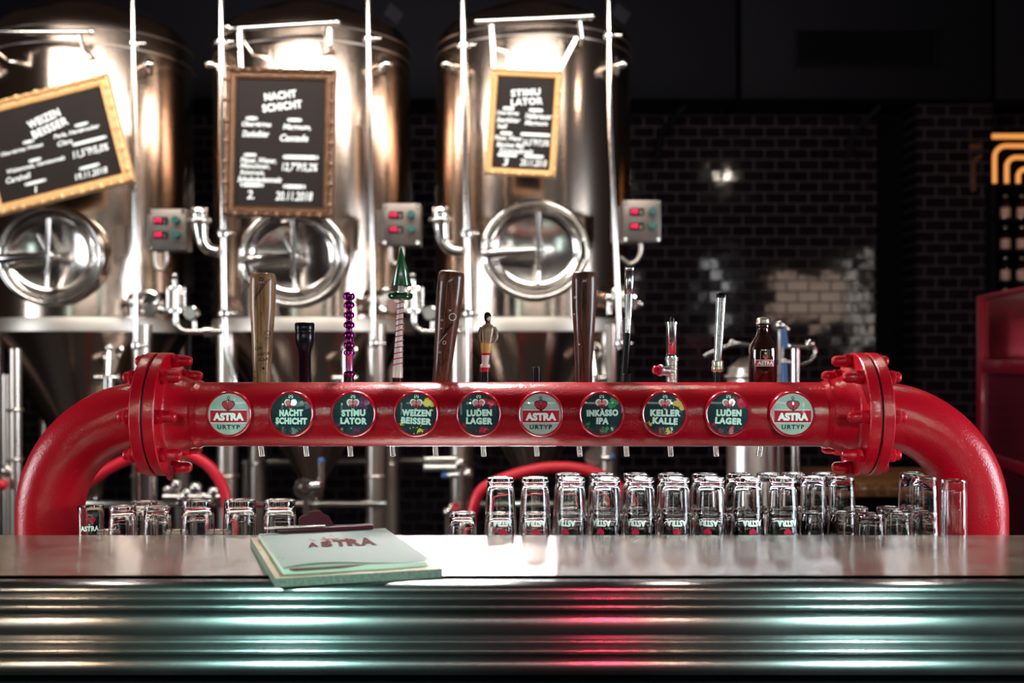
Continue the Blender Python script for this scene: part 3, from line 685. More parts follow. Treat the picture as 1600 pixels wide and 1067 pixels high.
# printed logo on beer glasses (print stands the right way round when the mouth is up)
def add_print(g, rb, rr, H, z0, sc=1):
    rf = lambda z: rb+(rr-rb)*max(0, (z-.013)/(H-.013))**.8+.0002
    m = MB(); m.flat(mv(text2d('ASTRA', .036*sc, .011*sc, bold=.05)), wrap2d(rf, .0003, z0, False, PI/2)); a_ = m.build('printed_logo', 'label_white', g, world=False)
    m = MB(); m.flat(heart2d(0, .013*sc, .014*sc), wrap2d(rf, .0003, z0, False, PI/2)); b_ = m.build('printed_heart', 'ink_crimson', g, world=False)
add_print(gA, .0228, .0290, .1075, .076)
protos = {'A': gA, 'B': gB, 'C': gC, 'D': gD, 'E': gE, 'F': gF}
HH = {'A': .1075, 'B': .129, 'C': .1075, 'D': .168, 'E': .066, 'F': .118}
used = set()
def put(kind, px, D, lev, label, cat, group, flip=True, rot=None):
    o = protos[kind] if kind not in used else copy_tree(protos[kind]); used.add(kind)
    x = (px-800)/F*D; z = SHZ+.0005+lev
    if flip: o.rotation_euler = (PI, 0, rot if rot is not None else random.uniform(-.5, .5)); o.location = (x, D, z+HH[kind])
    else: o.rotation_euler = (0, 0, rot or 0); o.location = (x, D, z)
    tag(o, label, cat, group); return o
ordn = ['first', 'second', 'third', 'fourth', 'fifth', 'sixth', 'seventh', 'eighth', 'ninth', 'tenth']
put('A', 723, 1.98, 0, 'single short upturned beer glass at the left end of the stacked row', 'glass', None)
for i, px in enumerate((782, 836, 893, 948, 1001, 1056, 1111, 1168, 1223)):
    put('A', px, 1.972, 0, f'lower glass in the {ordn[i]} stack from the left of the front row', 'glass', 'upturned beer glasses in the front row')
    put('A', px, 1.972, .061, f'upper glass in the {ordn[i]} stack from the left of the front row', 'glass', 'upturned beer glasses in the front row')
for i, px in enumerate((888, 941, 994, 1048, 1101, 1155)):
    put('A', px, 2.037, 0, f'lower glass in the {ordn[i]} stack from the left of the rear row', 'glass', 'upturned beer glasses in the rear row')
    put('A', px, 2.037, .061, f'upper glass in the {ordn[i]} stack from the left of the rear row', 'glass', 'upturned beer glasses in the rear row')
for (px, D, n, wh) in ((1200, 2.045, 2, 'just behind the last printed glass stack'), (1240, 2.05, 2, 'in the rear, second stack of plain tumblers'), (1271, 1.988, 2, 'in front, left of the right flange'), (1287, 2.05, 2, 'in the rear below the edge of the right flange'),
                       (1316, 1.985, 2, 'in front below the right flange'), (1338, 2.05, 1, 'in the rear just right of the flange'), (1361, 1.966, 1, 'in front, first low one right of the flange'), (1388, 2.05, 1, 'in the rear, second low one right of the flange'),
                       (1402, 1.985, 1, 'in front, second low one right of the flange'), (1424, 2.06, 2, 'in the rear beside the right elbow'), (1445, 1.99, 2, 'in front beside the right elbow')):
    if n == 1: put('C', px, D, 0, f'plain low tumbler {wh}', 'glass', 'plain upturned tumblers at the right')
    else:
        put('C', px, D, 0, f'lower plain tumbler of the pair {wh}', 'glass', 'plain upturned tumblers at the right')
        put('C', px, D, .061, f'upper plain tumbler of the pair {wh}', 'glass', 'plain upturned tumblers at the right')
put('D', 1491, 1.936, 0, 'tall thin straight glass standing in front of the right elbow', 'glass', None)
for px, w in ((309, 'leftmost'), (375, 'middle'), (437, 'rightmost, beside the clipboard,')):
    put('B', px, 1.98, 0, f'thick-based upturned pint glass, {w} of three left of the clipboard', 'glass', 'thick pint glasses left of the clipboard')
put('F', 192, 1.98, 0, 'upturned tumbler nearest the left elbow', 'glass', 'tumblers beside the left elbow'); put('F', 246, 1.98, 0, 'upturned tumbler in front, third from the left elbow', 'glass', 'tumblers beside the left elbow')
put('F', 226, 2.045, 0, 'upturned tumbler at the rear between two others below the left flange', 'glass', 'tumblers beside the left elbow')
for px, w in ((170, 'beside the left elbow'), (275, 'left of the leftmost pint glass'), (342, 'between the left and middle pint glasses')):
    put('E', px, 2.05, 0, f'small low upturned glass {w}', 'glass', 'low glasses between the tumblers')
# upright printed glass beside the elbow
g = glass_mesh('beer_glass', .0205, .0225, .116, base=.008)
m = MB(); rf = lambda z: .0222
m.flat(text2d('ASTRA', .032, .009, bold=.04), wrap2d(rf, .0004,   .079, False, -PI/2+.25)); m.build('printed_logo', 'label_white', g, world=False)
m = MB(); m.flat(heart2d(0, .013, .012), wrap2d(rf, .0004, .080, False, -PI/2+.45)); m.build('printed_heart', 'ink_crimson', g, world=False)
g.location = ((142-800)/F*1.995, 1.995, SHZ+.0005); tag(g, 'upright narrow glass with white lettering right beside the left elbow', 'glass')
g.location.z += -.001+.001
# ================================================================== CLIPBOARD
cb = thing('clipboard', 'chip-board clipboard with white menu pages lying on the counter edge', 'clipboard', (-.302, 1.463, CT+.0005))
cb.rotation_euler = (0, 0, math.radians(18))
Wd, Dp, Th = .220, .352, .0115
m = MB(); m.box((Wd/2, Dp/2, Th/2), (Wd, Dp, Th)); bd = m.build('backing_board', 'osb', cb, world=False, smooth=False)
bd.data.materials.append(M['osb_edge'])
for p in bd.data.polygons:
    if abs(p.normal.z) < .5: p.material_index = 1
# page stack
m = MB(); m.box((.012+.096, .022+.155, Th+.0035), (.192, .31, .007), bev=.001)
m.build('page_stack', 'paper_edge', cb, world=False)
# top sheet: lifts and curls a little at its front corners
m = MB(); nx, ny = 24, 30; V = []
def sheet(u, v):
    x = .011+.200*u; y = .018+.316*v
    z = Th+.0078+.0012*math.sin(PI*min(1, u*1.1))*(1-v)+.0075*max(0, 1-u*2.2)*max(0, 1-v*3)**1.5*0+.0016*(1-v)**4*(1+math.sin(u*5+.6))+.0003*math.sin(v*9+u*4)
    if v < .2: y += .010*math.sin(u*6.5)*(1-v/.2)+.012*u*(1-v/.2)
    return Vector((x, y, z))
vs = [[m.bm.verts.new(sheet(i/nx, j/ny)) for i in range(nx+1)] for j in range(ny+1)]
for j in range(ny):
    for i in range(nx): m.bm.faces.new((vs[j][i], vs[j][i+1], vs[j+1][i+1], vs[j+1][i]))
bmesh.ops.solidify(m.bm, geom=m.bm.faces[:], thickness=.0003)
m.build('top_sheet', 'paper', cb, world=False)
# second sheet with brown edge peeking out in front
m = MB(); m.prism([(.02, .012, Th+.0071), (.085, .013, Th+.0071), (.12, .022, Th+.0071), (.02, .022, Th+.0071)], (0, 0, .0005)); m.build('under_sheet', 'print', cb, world=False)
def onsheet(u, v):
    a, b = math.cos(-.10), math.sin(-.10)
    x = .115+u*a-v*b; y = .190+u*b+v*a; uu = (x-.011)/.2; vv = (y-.018)/.316
    q_ = sheet(uu, vv); q_.x = x; q_.y = y; q_.z += .0009; return q_
m = MB()
for i, ch in enumerate('ASTRA'):
    m.flat(mv(text2d(ch, .015+.002*i, .042+.008*i, bold=.05), -.040+i*.0200, .004*i, .0), onsheet)
m.build('sheet_lettering', 'print', cb, world=False)
m = MB(); rnd = random.Random(3)
for _ in range(30): m.flat(disc2d(rnd.gauss(-.014, .015), .034+abs(rnd.gauss(0, .016)), rnd.uniform(.0008, .0038), 7), lambda u, v: onsheet(u, v)+Vector((0, 0, .0002)))
m.build('sheet_splash', 'print2', cb, world=False)
m = MB()
for x, y in ((.075, .10), (.082, .095), (.09, .104), (.07, .108), (-.09, -.10), (-.085, -.11)): m.flat(disc2d(x, y, .0018, 6), onsheet)
m.build('ink_specks', 'ink_black', cb, world=False)
# clip
cy = Dp-.020
cl = MB().box((.115, cy, Th+.012), (.150, .022, .007), bev=.002).box((.115, cy+.011, Th+.004), (.150, .003, .018)).build('clip', 'maroon', cb, world=False)
MB().box((.066, cy-.006, Th+.0175), (.095, .010, .003), bev=.001).build('clip_bar', 'steel', cl, world=False)
pts = [(-.026, 0), (-.026, .014), (-.022, .019), (-.012, .021), (-.008, .026), (.010, .026), (.015, .021), (.022, .018), (.026, .010), (.032, 0)]
MB().prism([Vector((.100+x, cy+.006+z*.35, Th+.012+z)) for x, z in pts], (0, .0025, 0)).build('clip_lever', 'maroon', cl, world=False)

# ================================================================== TANKS
TD = 5.3; TR = .45; ZB = 1.51; ZT = 2.81
TX = [(145-800)/F*TD, (490-800)/F*TD, (833-800)/F*TD]
YF = TD-TR
words = ['left', 'middle', 'right']
MHZ = [1.825, 1.82, 1.848]
for i, x in enumerate(TX):
    t = thing('fermentation_tank', f'tall stainless steel fermentation tank, {["leftmost of the three, cut by the frame edge", "middle one of the three", "rightmost of the three, beside the tiled wall"][i]}', 'tank', (x, TD, 0), 'steel fermentation tanks behind the bar')
    pf = [(TR, ZB+.02), (TR, ZT)]
    # torispherical head
    kn = .10
    for k in range(1, 9): a = PI/2*.72*k/8; pf.append((TR-kn+kn*math.cos(a), ZT+kn*math.sin(a)))
    r0, z0 = pf[-1]
    for k in range(1, 9): u = k/8; pf.append((r0*(1-u)+.001, z0+.13*(1-(1-u)**2)))
    MB().lathe(pf, (x, TD, 0), (0, 0, 1), 96).build('shell', 'tank', t, ang=50)
    MB().lathe([(TR-.01, ZB-.004), (TR+.014, ZB-.002), (TR+.015, ZB+.002), (TR+.003, ZB+.058), (TR-.01, ZB+.060)], (x, TD, 0), (0, 0, 1), 96).build('base_band', 'band_steel', t, ang=50)
    MB().lathe([(TR+.0005, ZT-.003), (TR+.002, ZT), (TR+.0005, ZT+.003)], (x, TD, 0), (0, 0, 1), 96).build('weld_seam', 'steel_rough', t, ang=50)
    MB().lathe([(TR-.012, ZB+.002), (.05, ZB-.70), (.05, ZB-.75)], (x, TD, 0), (0, 0, 1), 96).build('cone', 'tank', t, ang=50)
    # outlet with butterfly valve
    c = Vector((x, TD, ZB-.75)); m = MB(); m.cyl(c, c+Vector((0, 0, -.13)), .026); m.torus(c+Vector((0, 0, -.01)), (0, 0, 1), .034, .010, 28, 8); m.torus(c+Vector((0, 0, -.12)), (0, 0, 1), .034, .010, 28, 8)
    m.cyl(c+Vector((0, -.02, -.15)), c+Vector((-.02, -.10, -.15)), .036, bev=.004); m.ball(c+Vector((-.01, -.02, -.15)), .045); m.build('outlet_valve', 'steel', t)
    # legs
    for k, (dx, dy) in enumerate(((-.325, -.30), (.325, -.30), (-.325, .30), (.325, .30))):
        m = MB(); a = Vector((x+dx, TD+dy, 0)); b_ = Vector((x+dx, TD+dy, ZB+.03)); m.cyl(a, b_, .044, n=24); m.lathe([(.02, 0), (.07, 0), (.07, .008), (.046, .02)], a, (0, 0, 1), 24)
        m.torus((x+dx, TD+dy, .88), (0, 0, 1), .045, .007, 24, 8); m.build('leg', 'steel_rough', t)
    # manway: elliptical neck, frame, dished door, hinge arm, wheel handle
    z = MHZ[i]; y0 = YF
    def ell(r, d, sxx=1.08): return [(r, d)]
    m = MB(); c = Vector((x, y0, z))
    # neck follows the shell, its mouth leans out in front
    m.lathe([(.186, -.05), (.213, -.05), (.213, .040), (.209, .047), (.198, .050), (.190, .046), (.186, .03)], c+Vector((0, 0, 0)), (0, -1, 0), 72, 1.08, 1, cap=False, closed=True)
    nk = m.build('manway_frame', 'steel', t, ang=50)
    m = MB(); m.lathe([(.182, .005), (.182, .030), (.176, .042), (.170, .045), (.164, .042), (.158, .034)]+[(.154*(1-k/8)+.001, .034-.026*(1-(1-k/8)**2)) for k in range(1, 9)], c, (0, -1, 0), 72, 1.08, 1)
    dr = m.build('manway_door', 'steel', t, ang=50)
    m = MB(); hub = c+Vector((.012, -.075, -.002)); m.cyl(c+Vector((.012, -.01, -.002)), hub, .018, n=18, bev=.003); m.ball(hub, .024); m.build('hub', 'steel', dr)
    m = MB(); m.tube([c+Vector((-.22, -.05, -.015)), c+Vector((-.15, -.062, -.012)), c+Vector((-.06, -.065, -.006)), hub], [.020, .026, .018, .018], 16)
    m.cyl(c+Vector((-.215, -.05, .035)), c+Vector((-.215, -.05, -.06)), .014, n=16, bev=.003); m.build('hinge_arm', 'steel', dr)
    m = MB(); la = (.10, .03, .06)[i]; 
    u = Vector((la, 0, 1)).normalized()
    m.tube([hub+u*.15+Vector((-.01, -.02, 0)), hub+Vector((0, -.022, 0)), hub-u*.09+Vector((0, -.035, 0))], [.012, .010, .012], 12)
    u2 = Vector((-.55 if i < 2 else .0, 0, 1)).normalized()
    m.tube([hub+u2*.10, hub, hub-Vector((.10 if i == 0 else 0, 0, 1)).normalized()*.14], .009, 12); m.build('door_handle', 'steel', dr)
    # rail across the top of the tank with two hooks, plus bracket
    yr = YF-.10; za = P(0, (50, 42, 33)[i], yr).z
    xs = ((-40, 143), (356, 526), (746, 924))[i]; xa, xb = P(xs[0], 0, yr).x, P(xs[1], 0, yr).x
    m = MB(); m.cyl((xa, yr, za-(.008 if i == 1 else 0)), (xb, yr, za+(.02 if i else 0)), .011, n=14)
    for xx in (xa+.05, xb-.05): m.tube([(xx, yr, za), (xx+.01, yr+.02, za-.06), (xx+.02, YF+.06, za-.08)], .008, 8)
    m.ball((xa, yr, za), .015); m.ball((xb, yr, za+(.02 if i else 0)), .017); m.build('top_rail', 'steel', t)
    # lifting collar in front, lower edge shows as a dark arc
    m = MB(); hz = P(0, (66, 62, 55)[i], YF).z
    m.lathe([(TR+.0005, hz), (TR+.0025, hz+.002), (TR+.0025, hz+.006), (TR+.0005, hz+.008)], (x, TD, 0), (0, 0, 1), 96); m.build('upper_band', 'steel_rough', t, ang=50)
    for (dx, dz) in ((.36, 0), (-.36, .0)):
        m = MB()
        bx = x+dx; yy = TD-math.sqrt(TR*TR-dx*dx); zz = 2.66
        m.torus((bx, yy-.05, zz), (1, 0, .1), .035, .009, 24, 8); m.cyl((bx-.05*(1 if dx > 0 else -1), yy+.02, zz+.02), (bx+.02*(1 if dx > 0 else -1), yy-.09, zz), .014); m.ball((bx+.02*(1 if dx > 0 else -1), yy-.1, zz), .022)
        m.build('pipe_clamp', 'steel', t)
    if i: 
        m = MB(); q_ = P((610, 690)[i-1] if i == 1 else 965, 15 if i == 1 else 15, 5.2); m.prism([q_+Vector(v) for v in ((0, 0, .03), (.06, 0, -.02), (.03, 0, -.07), (-.03, 0, -.02))], (0, .01, 0)); m.build('lug', 'duct', t)
    # sample port and relief fittings on the right-hand flank
    px0 = (237, 606, 972)[i]; c = P(px0, (474, 470, 466)[i], YF+.10)
    m = MB(); m.cyl(c+Vector((0, .12, 0)), c+Vector((0, -.03, 0)), .055, n=28, bev=.004); m.torus(c+Vector((0, -.03, 0)), (0, 1, 0), .045, .014, 28, 8); m.cyl(c+Vector((.02, -.03, -.02)), c+Vector((.03, -.12, -.03)), .030, n=20, bev=.004)
    m.ball(c+Vector((.065, -.08, -.03)), .022); m.ball(c+Vector((-.06, -.06, .0)), .024); m.cyl(c+Vector((-.06, -.06, 0)), c+Vector((-.06, -.06, -.07)), .013); m.build('sample_port', 'steel', t)
    # sample valve low on the cone
    c = P((172, 540, 925)[i], 555, 4.95); m = MB(); m.cyl(c+Vector((0, 0, .02)), c+Vector((.01, -.05, -.09)), .018, bev=.003); m.ball(c+Vector((0, 0, .03)), .024); m.cyl(c+Vector((-.05, -.05, -.10)), c+Vector((.06, -.05, -.10)), .018, bev=.004); m.torus(c+Vector((0, .03, .02)), (0, -1, .3), .04, .008, 24, 8)
    m.cyl(c+Vector((.01, -.05, -.09)), c+Vector((.01, -.05, -.15)), .024, bev=.004); m.cyl(c+Vector((0, .1, .04)), c, .012); m.build('sample_valve', 'steel', t)

# riser pipes -------------------------------------------------------
def riser(name, label, pts, D, r, clamps, D2=None):
    pt = [P(px, py, D) for px, py in pts]
    t = thing(name, label, 'pipe', (pt[-1].x, D, 0 if False else pt[-1].z))
    MB().tube(pt, r, 18).build('tube', 'steel', t)
    for py in clamps:
        for k in range(len(pts)-1):
            if (pts[k][1]-py)*(pts[k+1][1]-py) <= 0 and pts[k][1] != pts[k+1][1]:
                u = (py-pts[k][1])/(pts[k+1][1]-pts[k][1]); c = pt[k].lerp(pt[k+1], u)
                m = MB(); m.lathe([(r*.9, -.016), (r*1.8, -.013), (r*2.0, 0), (r*1.8, .013), (r*.9, .016)], c, (0, 0, 1), 24); m.cyl(c, c+Vector((.05, 0, 0)), .007); m.build('pipe_clamp', 'steel', t); break
    return t
DP = 4.62
sm = cr([(347, -60), (347, 60), (348, 250), (350, 455), (351, 490), (352, 520), (358, 560), (368, 600), (372, 640)], 5)
rp = lambda pts, n=1: pts
riser('riser_pipe', 'slim vertical steel pipe running down right of the tilted left chalkboard', [(207, -60), (210, 200), (211, 400), (212, 545)], DP, .0105, [68, 540])
riser('riser_pipe', 'thin vertical steel pipe between the middle chalkboard and right-hand control box', [(574, -60), (578, 200), (582, 400), (584, 545)], DP, .0105, [60, 537])
riser('riser_pipe', 'thin vertical steel pipe right of the smallest chalkboard', [(950, -60), (954, 200), (963, 400), (969, 545)], DP, .011, [55, 537])
sm = cr([(345, -60), (346, 60), (348, 250), (350, 440), (351, 490), (353, 530), (358, 560), (367, 600), (370, 640)], 4)
riser('riser_pipe', 'vertical steel pipe along the left edge of the ornate middle chalkboard', sm, DP, .0125, [65, 365, 490])
sm = cr([(722, -60), (724, 60), (727, 250), (731, 440), (732, 490), (733, 530), (733, 580), (733, 640)], 4)
riser('riser_pipe', 'vertical steel pipe left of the smallest chalkboard', sm, DP, .0135, [70, 365, 490])
# swan-neck vents -----------------------------------------------------
for (px, py, tx, lab) in ((312, 323, 347, 'capped steel elbow pipe left of the ornate middle chalkboard'), (688, 322, 727, 'capped steel elbow pipe beside the control box in the middle')):
    D = DP; t = thing('elbow_pipe', lab, 'pipe', P(px, py+70, D))
    pp = [P(*q_, D) for q_ in cr([(px+1, py+26), (px+2, py+40), (px+5, py+55), (px+14, py+66), (px+26, py+70), (tx-5, py+70)], 5)]
    k = len(pp); MB().tube(pp, [.034-.010*min(1, i/(k*.35)) for i in range(k)], 20).build('bend', 'steel', t)
    c = P(px, py, D); m = MB(); m.lathe([(.004, .0), (.026, -.002), (.032, -.010), (.033, -.05), (.030, -.055), (.030, -.075)], c, (0, 0, 1), 28); m.torus(P(px, py+22, D), (0, 0, 1), .037, .011, 32, 10); m.cyl(P(px-16, py+22, D), P(px+17, py+22, D), .008); m.build('cap', 'steel', t)
# control boxes -------------------------------------------------------
for (x0, y0, x1, y1, lab) in ((229, 326, 291, 392, 'steel control box with red digits left of the ornate chalkboard'), (597, 317, 657, 384, 'steel control box with red digits above the green fir cone'), (973, 312, 1033, 379, 'steel control box with red digits at the edge of the tiled wall')):
    D = 4.66; a = P(x0, y0, D); b = P(x1, y1, D); c = (a+b)/2; w = b.x-a.x; h = a.z-b.z
    t = thing('control_box', lab, 'control box', (c.x, D+.06, b.z), 'control boxes on the tanks')
    bx = MB().box((c.x, D+.05, c.z), (w, .10, h), bev=.008).build('housing', 'box_steel', t)
    MB().box((c.x-.06*(1 if x0 < 900 else 1), D+.13, c.z), (.10, .10, h*.8)).build('mounting_bracket', 'box_steel', t)
    fl = lambda u, v, dy=0: Vector((a.x+w*u, D-dy, a.z-h*v))
    for v in (.28, .62):
        dsp = MB().box(fl(.36, v, .002), (w*.36, .008, h*.17), bev=.002).build('display', 'black', t)
        m = MB()
        for u in (.25, .33, .36): m.box(fl(u, v, .008), (w*.055, .004, h*.085), bev=.001)
        m.build('lit_digits', 'redlamp', dsp)
        m = MB(); m.flat([], None)
        m.box(fl(.47, v, .008), (w*.04, .003, h*.03)); m.box(fl(.47, v+.05, .008), (w*.04, .003, h*.03)); m.build('display_buttons', 'steel_rough', dsp)
        MB().cyl(fl(.77, v), fl(.77, v, .03), .016, n=20, bev=.003).build('button', 'tealknob', t)
    for u in (.07, .93):
        for v in (.07, .93): MB().cyl(fl(u, v), fl(u, v, .006), .009, n=14, bev=.002).build('screw', 'chrome', t)
    sg = 1 if x0 < 900 else 1
    pts = [P(x, y, D+.03) for x, y in cr([(x0+31, y1-3), (x0+31, y1+14), (x0+26, y1+27), (x0+18, y1+28), (x0+14, y1+18), (x0+13, y1-2)], 5)]
    if x0 > 900: pts = [P(x, y, D+.03) for x, y in cr([(x0+28, y1-3), (x0+28, y1+14), (x0+22, y1+28), (x0+12, y1+33), (x0+6, y1+30), (x0-4, y1+22)], 5)]
    MB().tube(pts, .009, 10).build('cable', 'steel_rough', t)
# sight glass, gauge and cross pipe between tanks ---------------------
for (dx, lab) in ((0, 'sight glass with pressure gauge on a cross pipe left of the ornate chalkboard'), (372, 'sight glass with pressure gauge on a cross pipe behind the leaning bat handle')):
    D = DP; X_ = lambda v: v+dx
    t = thing('gauge_assembly', lab, 'gauge', P(X_(300), 520, D))
    pts = [P(X_(x), y, D) for x, y in cr([(275, 486), (275, 503), (279, 512), (288, 517), (300, 518), (347, 518)], 5)]
    m = MB(); m.tube(pts, .0115, 16); m.lathe([(.012, -.02), (.024, -.016), (.024, .016), (.012, .02)], P(X_(326), 518, D), (1, 0, 0), 20); m.cyl(P(X_(304), 518, D), P(X_(304), 502, D), .009); m.build('cross_pipe', 'steel', t)
    m = MB(); m.lathe([(.034, 0), (.034, .085)], P(X_(275), 484, D), (0, 0, 1), 24); m.build('sight_glass', 'sight', t)
    m = MB(); m.cyl(P(X_(275), 486, D), P(X_(275), 450, D), .011); m.cyl(P(X_(275), 488, D), P(X_(275), 484, D), .036); m.cyl(P(X_(275), 452, D), P(X_(275), 448, D), .036); m.cyl(P(X_(274), 448, D), P(X_(273), 437, D), .012); m.ball(P(X_(273), 430, D), .011)
    m.cyl(P(X_(262), 486, D), P(X_(262), 450, D), .005); m.cyl(P(X_(288), 486, D), P(X_(288), 450, D), .005); m.build('sight_glass_frame', 'steel', t)
    c = P(X_(302), 490, D); d = Vector((-.25, -1, .05)).normalized(); m = MB(); m.lathe([(.002, 0), (.027, 0), (.030, .003), (.030, .022), (.026, .024), (.024, .020), (.002, .020)], c, d, 32); g_ = m.build('gauge', 'steel', t)
    MB().lathe([(.002, .0205), (.024, .0205)], c, d, 32).build('gauge_face', 'paper', g_)
# lower frame rails, hoses, valves -----------------------------------
def floorpost(m, px, py, D, r=.012):
    p = P(px, py, D); m.cyl((p.x, p.y, 0), p, r, n=14)
for xa_, xb_, lab in ((125, 605, 'low horizontal steel rail behind the glasses on the left'), (738, 1002, 'low horizontal steel rail behind the stacked glasses')):
    m = MB(); m.box((P((xa_+xb_)/2, 0, 4.75).x, 4.75, P(0, 787, 4.75).z), (S(xb_-xa_, 4.75), .06, S(9, 4.75)), bev=.004)
    tag(m.build('frame_rail', 'steel'), lab, 'rail')
def hose(pts, D, r, lab):
    pt = [P(x, y, D) for x, y in cr(pts, 6)]; pt = [Vector((pt[0].x-.02, D, .02))]+pt+[Vector((pt[-1].x+.02, D, .02))]
    return tag(MB().tube(pt, r, 16).build('hose', 'hose'), lab, 'hose')
hose([(110, 830), (118, 800), (128, 765), (150, 745), (185, 724), (225, 708), (265, 702), (300, 712), (330, 732), (350, 765), (356, 800), (357, 830)], 4.45, .021, 'bright red hose arched behind the left flange')
hose([(734, 830), (738, 800), (750, 768), (775, 752), (815, 738), (860, 730), (905, 732), (945, 745), (975, 770), (985, 810), (986, 830)], 4.45, .021, 'bright red hose arched behind the stacked glasses')
D = 4.6
def fitting(name, lab, cat, build, mat='steel', parts=()):
    m = MB(); build(m); o = tag(m.build(name, mat), lab, cat)
    for n_, mt, fn in parts:
        m = MB(); fn(m); m.build(n_, mt, o)
    return o
def f1(m):
    m.cyl(P(255, 778, D), P(345, 778, D), S(7, D), bev=.003); m.cyl(P(300, 778, D), (P(300, 0, D).x, D, 0), S(6, D))
    for k, (x, y, r) in enumerate(((262, 765, 7), (276, 757, 9), (292, 770, 8), (306, 762, 10), (318, 776, 8), (334, 768, 9), (284, 778, 9), (300, 782, 8))): m.ball(P(x, y, D), S(r, D), 14); m.cyl(P(x, y, D), P(x, 779, D), S(4, D))
fitting('valve_manifold', 'cluster of shiny steel valves behind the glasses below the left flange', 'valve', f1)
def f2(m):
    m.cyl(P(467, 762, D), P(505, 759, D), S(10, D), bev=.01); m.lathe([(S(8, D), -.03), (S(16, D), -.02), (S(17, D), 0), (S(16, D), .02), (S(8, D), .03)], P(476, 763, D), (.2, -1, 0), 28); m.lathe([(S(3, D), 0), (S(7, D), 0), (S(7, D), .02), (S(3, D), .02)], P(476, 763, D-.03), (.2, -1, 0), 20)
    m.cyl(P(502, 757, D), P(502, 722, D), S(5, D)); floorpost(m, 478, 770, D, S(5, D))
fitting('butterfly_valve', 'round steel butterfly valve under the cone of the middle tank', 'valve', f2, parts=(('valve_lever', 'blue', lambda m: m.ball(P(502, 720, D), S(5.5, D))),))
def f3(m):
    m.cyl(P(662, 718, D), P(716, 718, D), S(6, D), bev=.004); m.cyl(P(662, 731, D), P(716, 731, D), S(6, D), bev=.004); m.cyl(P(700, 743, D), P(738, 742, D), S(4.5, D)); m.ball(P(732, 740, D), S(9, D)); m.ball(P(720, 724, D), S(10, D)); floorpost(m, 722, 722, D, S(6, D))
fitting('twin_pipe', 'pair of short horizontal steel pipes below the leaning bat handle', 'pipe', f3, parts=(('valve_lever', 'blue', lambda m: m.cyl(P(690, 743, D), P(700, 743, D), S(4, D), bev=.004)),))
fitting('end_cap', 'round steel end cap behind the taps above the middle red hose', 'pipe cap', lambda m: (m.lathe([(.002, 0), (S(12, D), 0), (S(13, D), .008), (S(13, D), .03), (.002, .03)], P(926, 713, D), (0, -1, 0), 28), floorpost(m, 926, 713, D+.02), m.cyl(P(926, 716, D+.02), P(955, 716, D+.02), .012)), parts=(('valve_lever', 'blue', lambda m: m.ball(P(957, 714, D), S(5, D))),))
fitting('hose_valve', 'steel clamp with a red wheel low beside the single beer glass', 'valve', lambda m: (m.ball(P(700, 800, D), S(8, D)), m.ball(P(706, 792, D), S(6, D)), m.cyl(P(700, 800, D), P(712, 785, D), S(4, D)), floorpost(m, 700, 800, D, S(5, D))), parts=(('hand_wheel', 'hose', lambda m: m.torus(P(712, 793, D-.05), (1, -1, .5), S(5, D), S(2.5, D), 20, 8)),))
def f4(m):
    m.cyl(P(9, 585, D), (P(12, 0, D).x, D, 0), S(6, D)); m.cyl(P(24, 545, D), (P(27, 0, D).x, D, 0), S(9, D)); m.ball(P(12, 735, D), S(11, D)); m.torus(P(24, 640, D), (0, 0, 1), S(10, D), S(3, D), 20, 8); m.torus(P(24, 718, D), (0, 0, 1), S(10, D), S(3, D), 20, 8)
fitting('upright_pipes', 'pair of upright steel pipes at the left frame edge behind the elbow', 'pipe', f4, parts=(('valve_knob', 'hose', lambda m: m.ball(P(3, 757, D-.05), S(9, D))),), mat='steel_rough')
fitting('pipe_stub', 'short thick steel pipe behind the left flange above the glasses', 'pipe', lambda m: (m.cyl(P(228, 700, D), (P(228, 0, D).x, D, 0), S(17, D), n=28), m.torus(P(228, 712, D), (0, 0, 1), S(17, D), S(3, D), 28, 8)))
fitting('cross_pipe', 'long horizontal dark steel pipe low behind the clipboard', 'pipe', lambda m: (m.cyl(P(380, 722, 5.9), P(720, 718, 5.9), .02), floorpost(m, 384, 722, 5.9, .02), floorpost(m, 716, 718, 5.9, .02)), 'steel_rough')

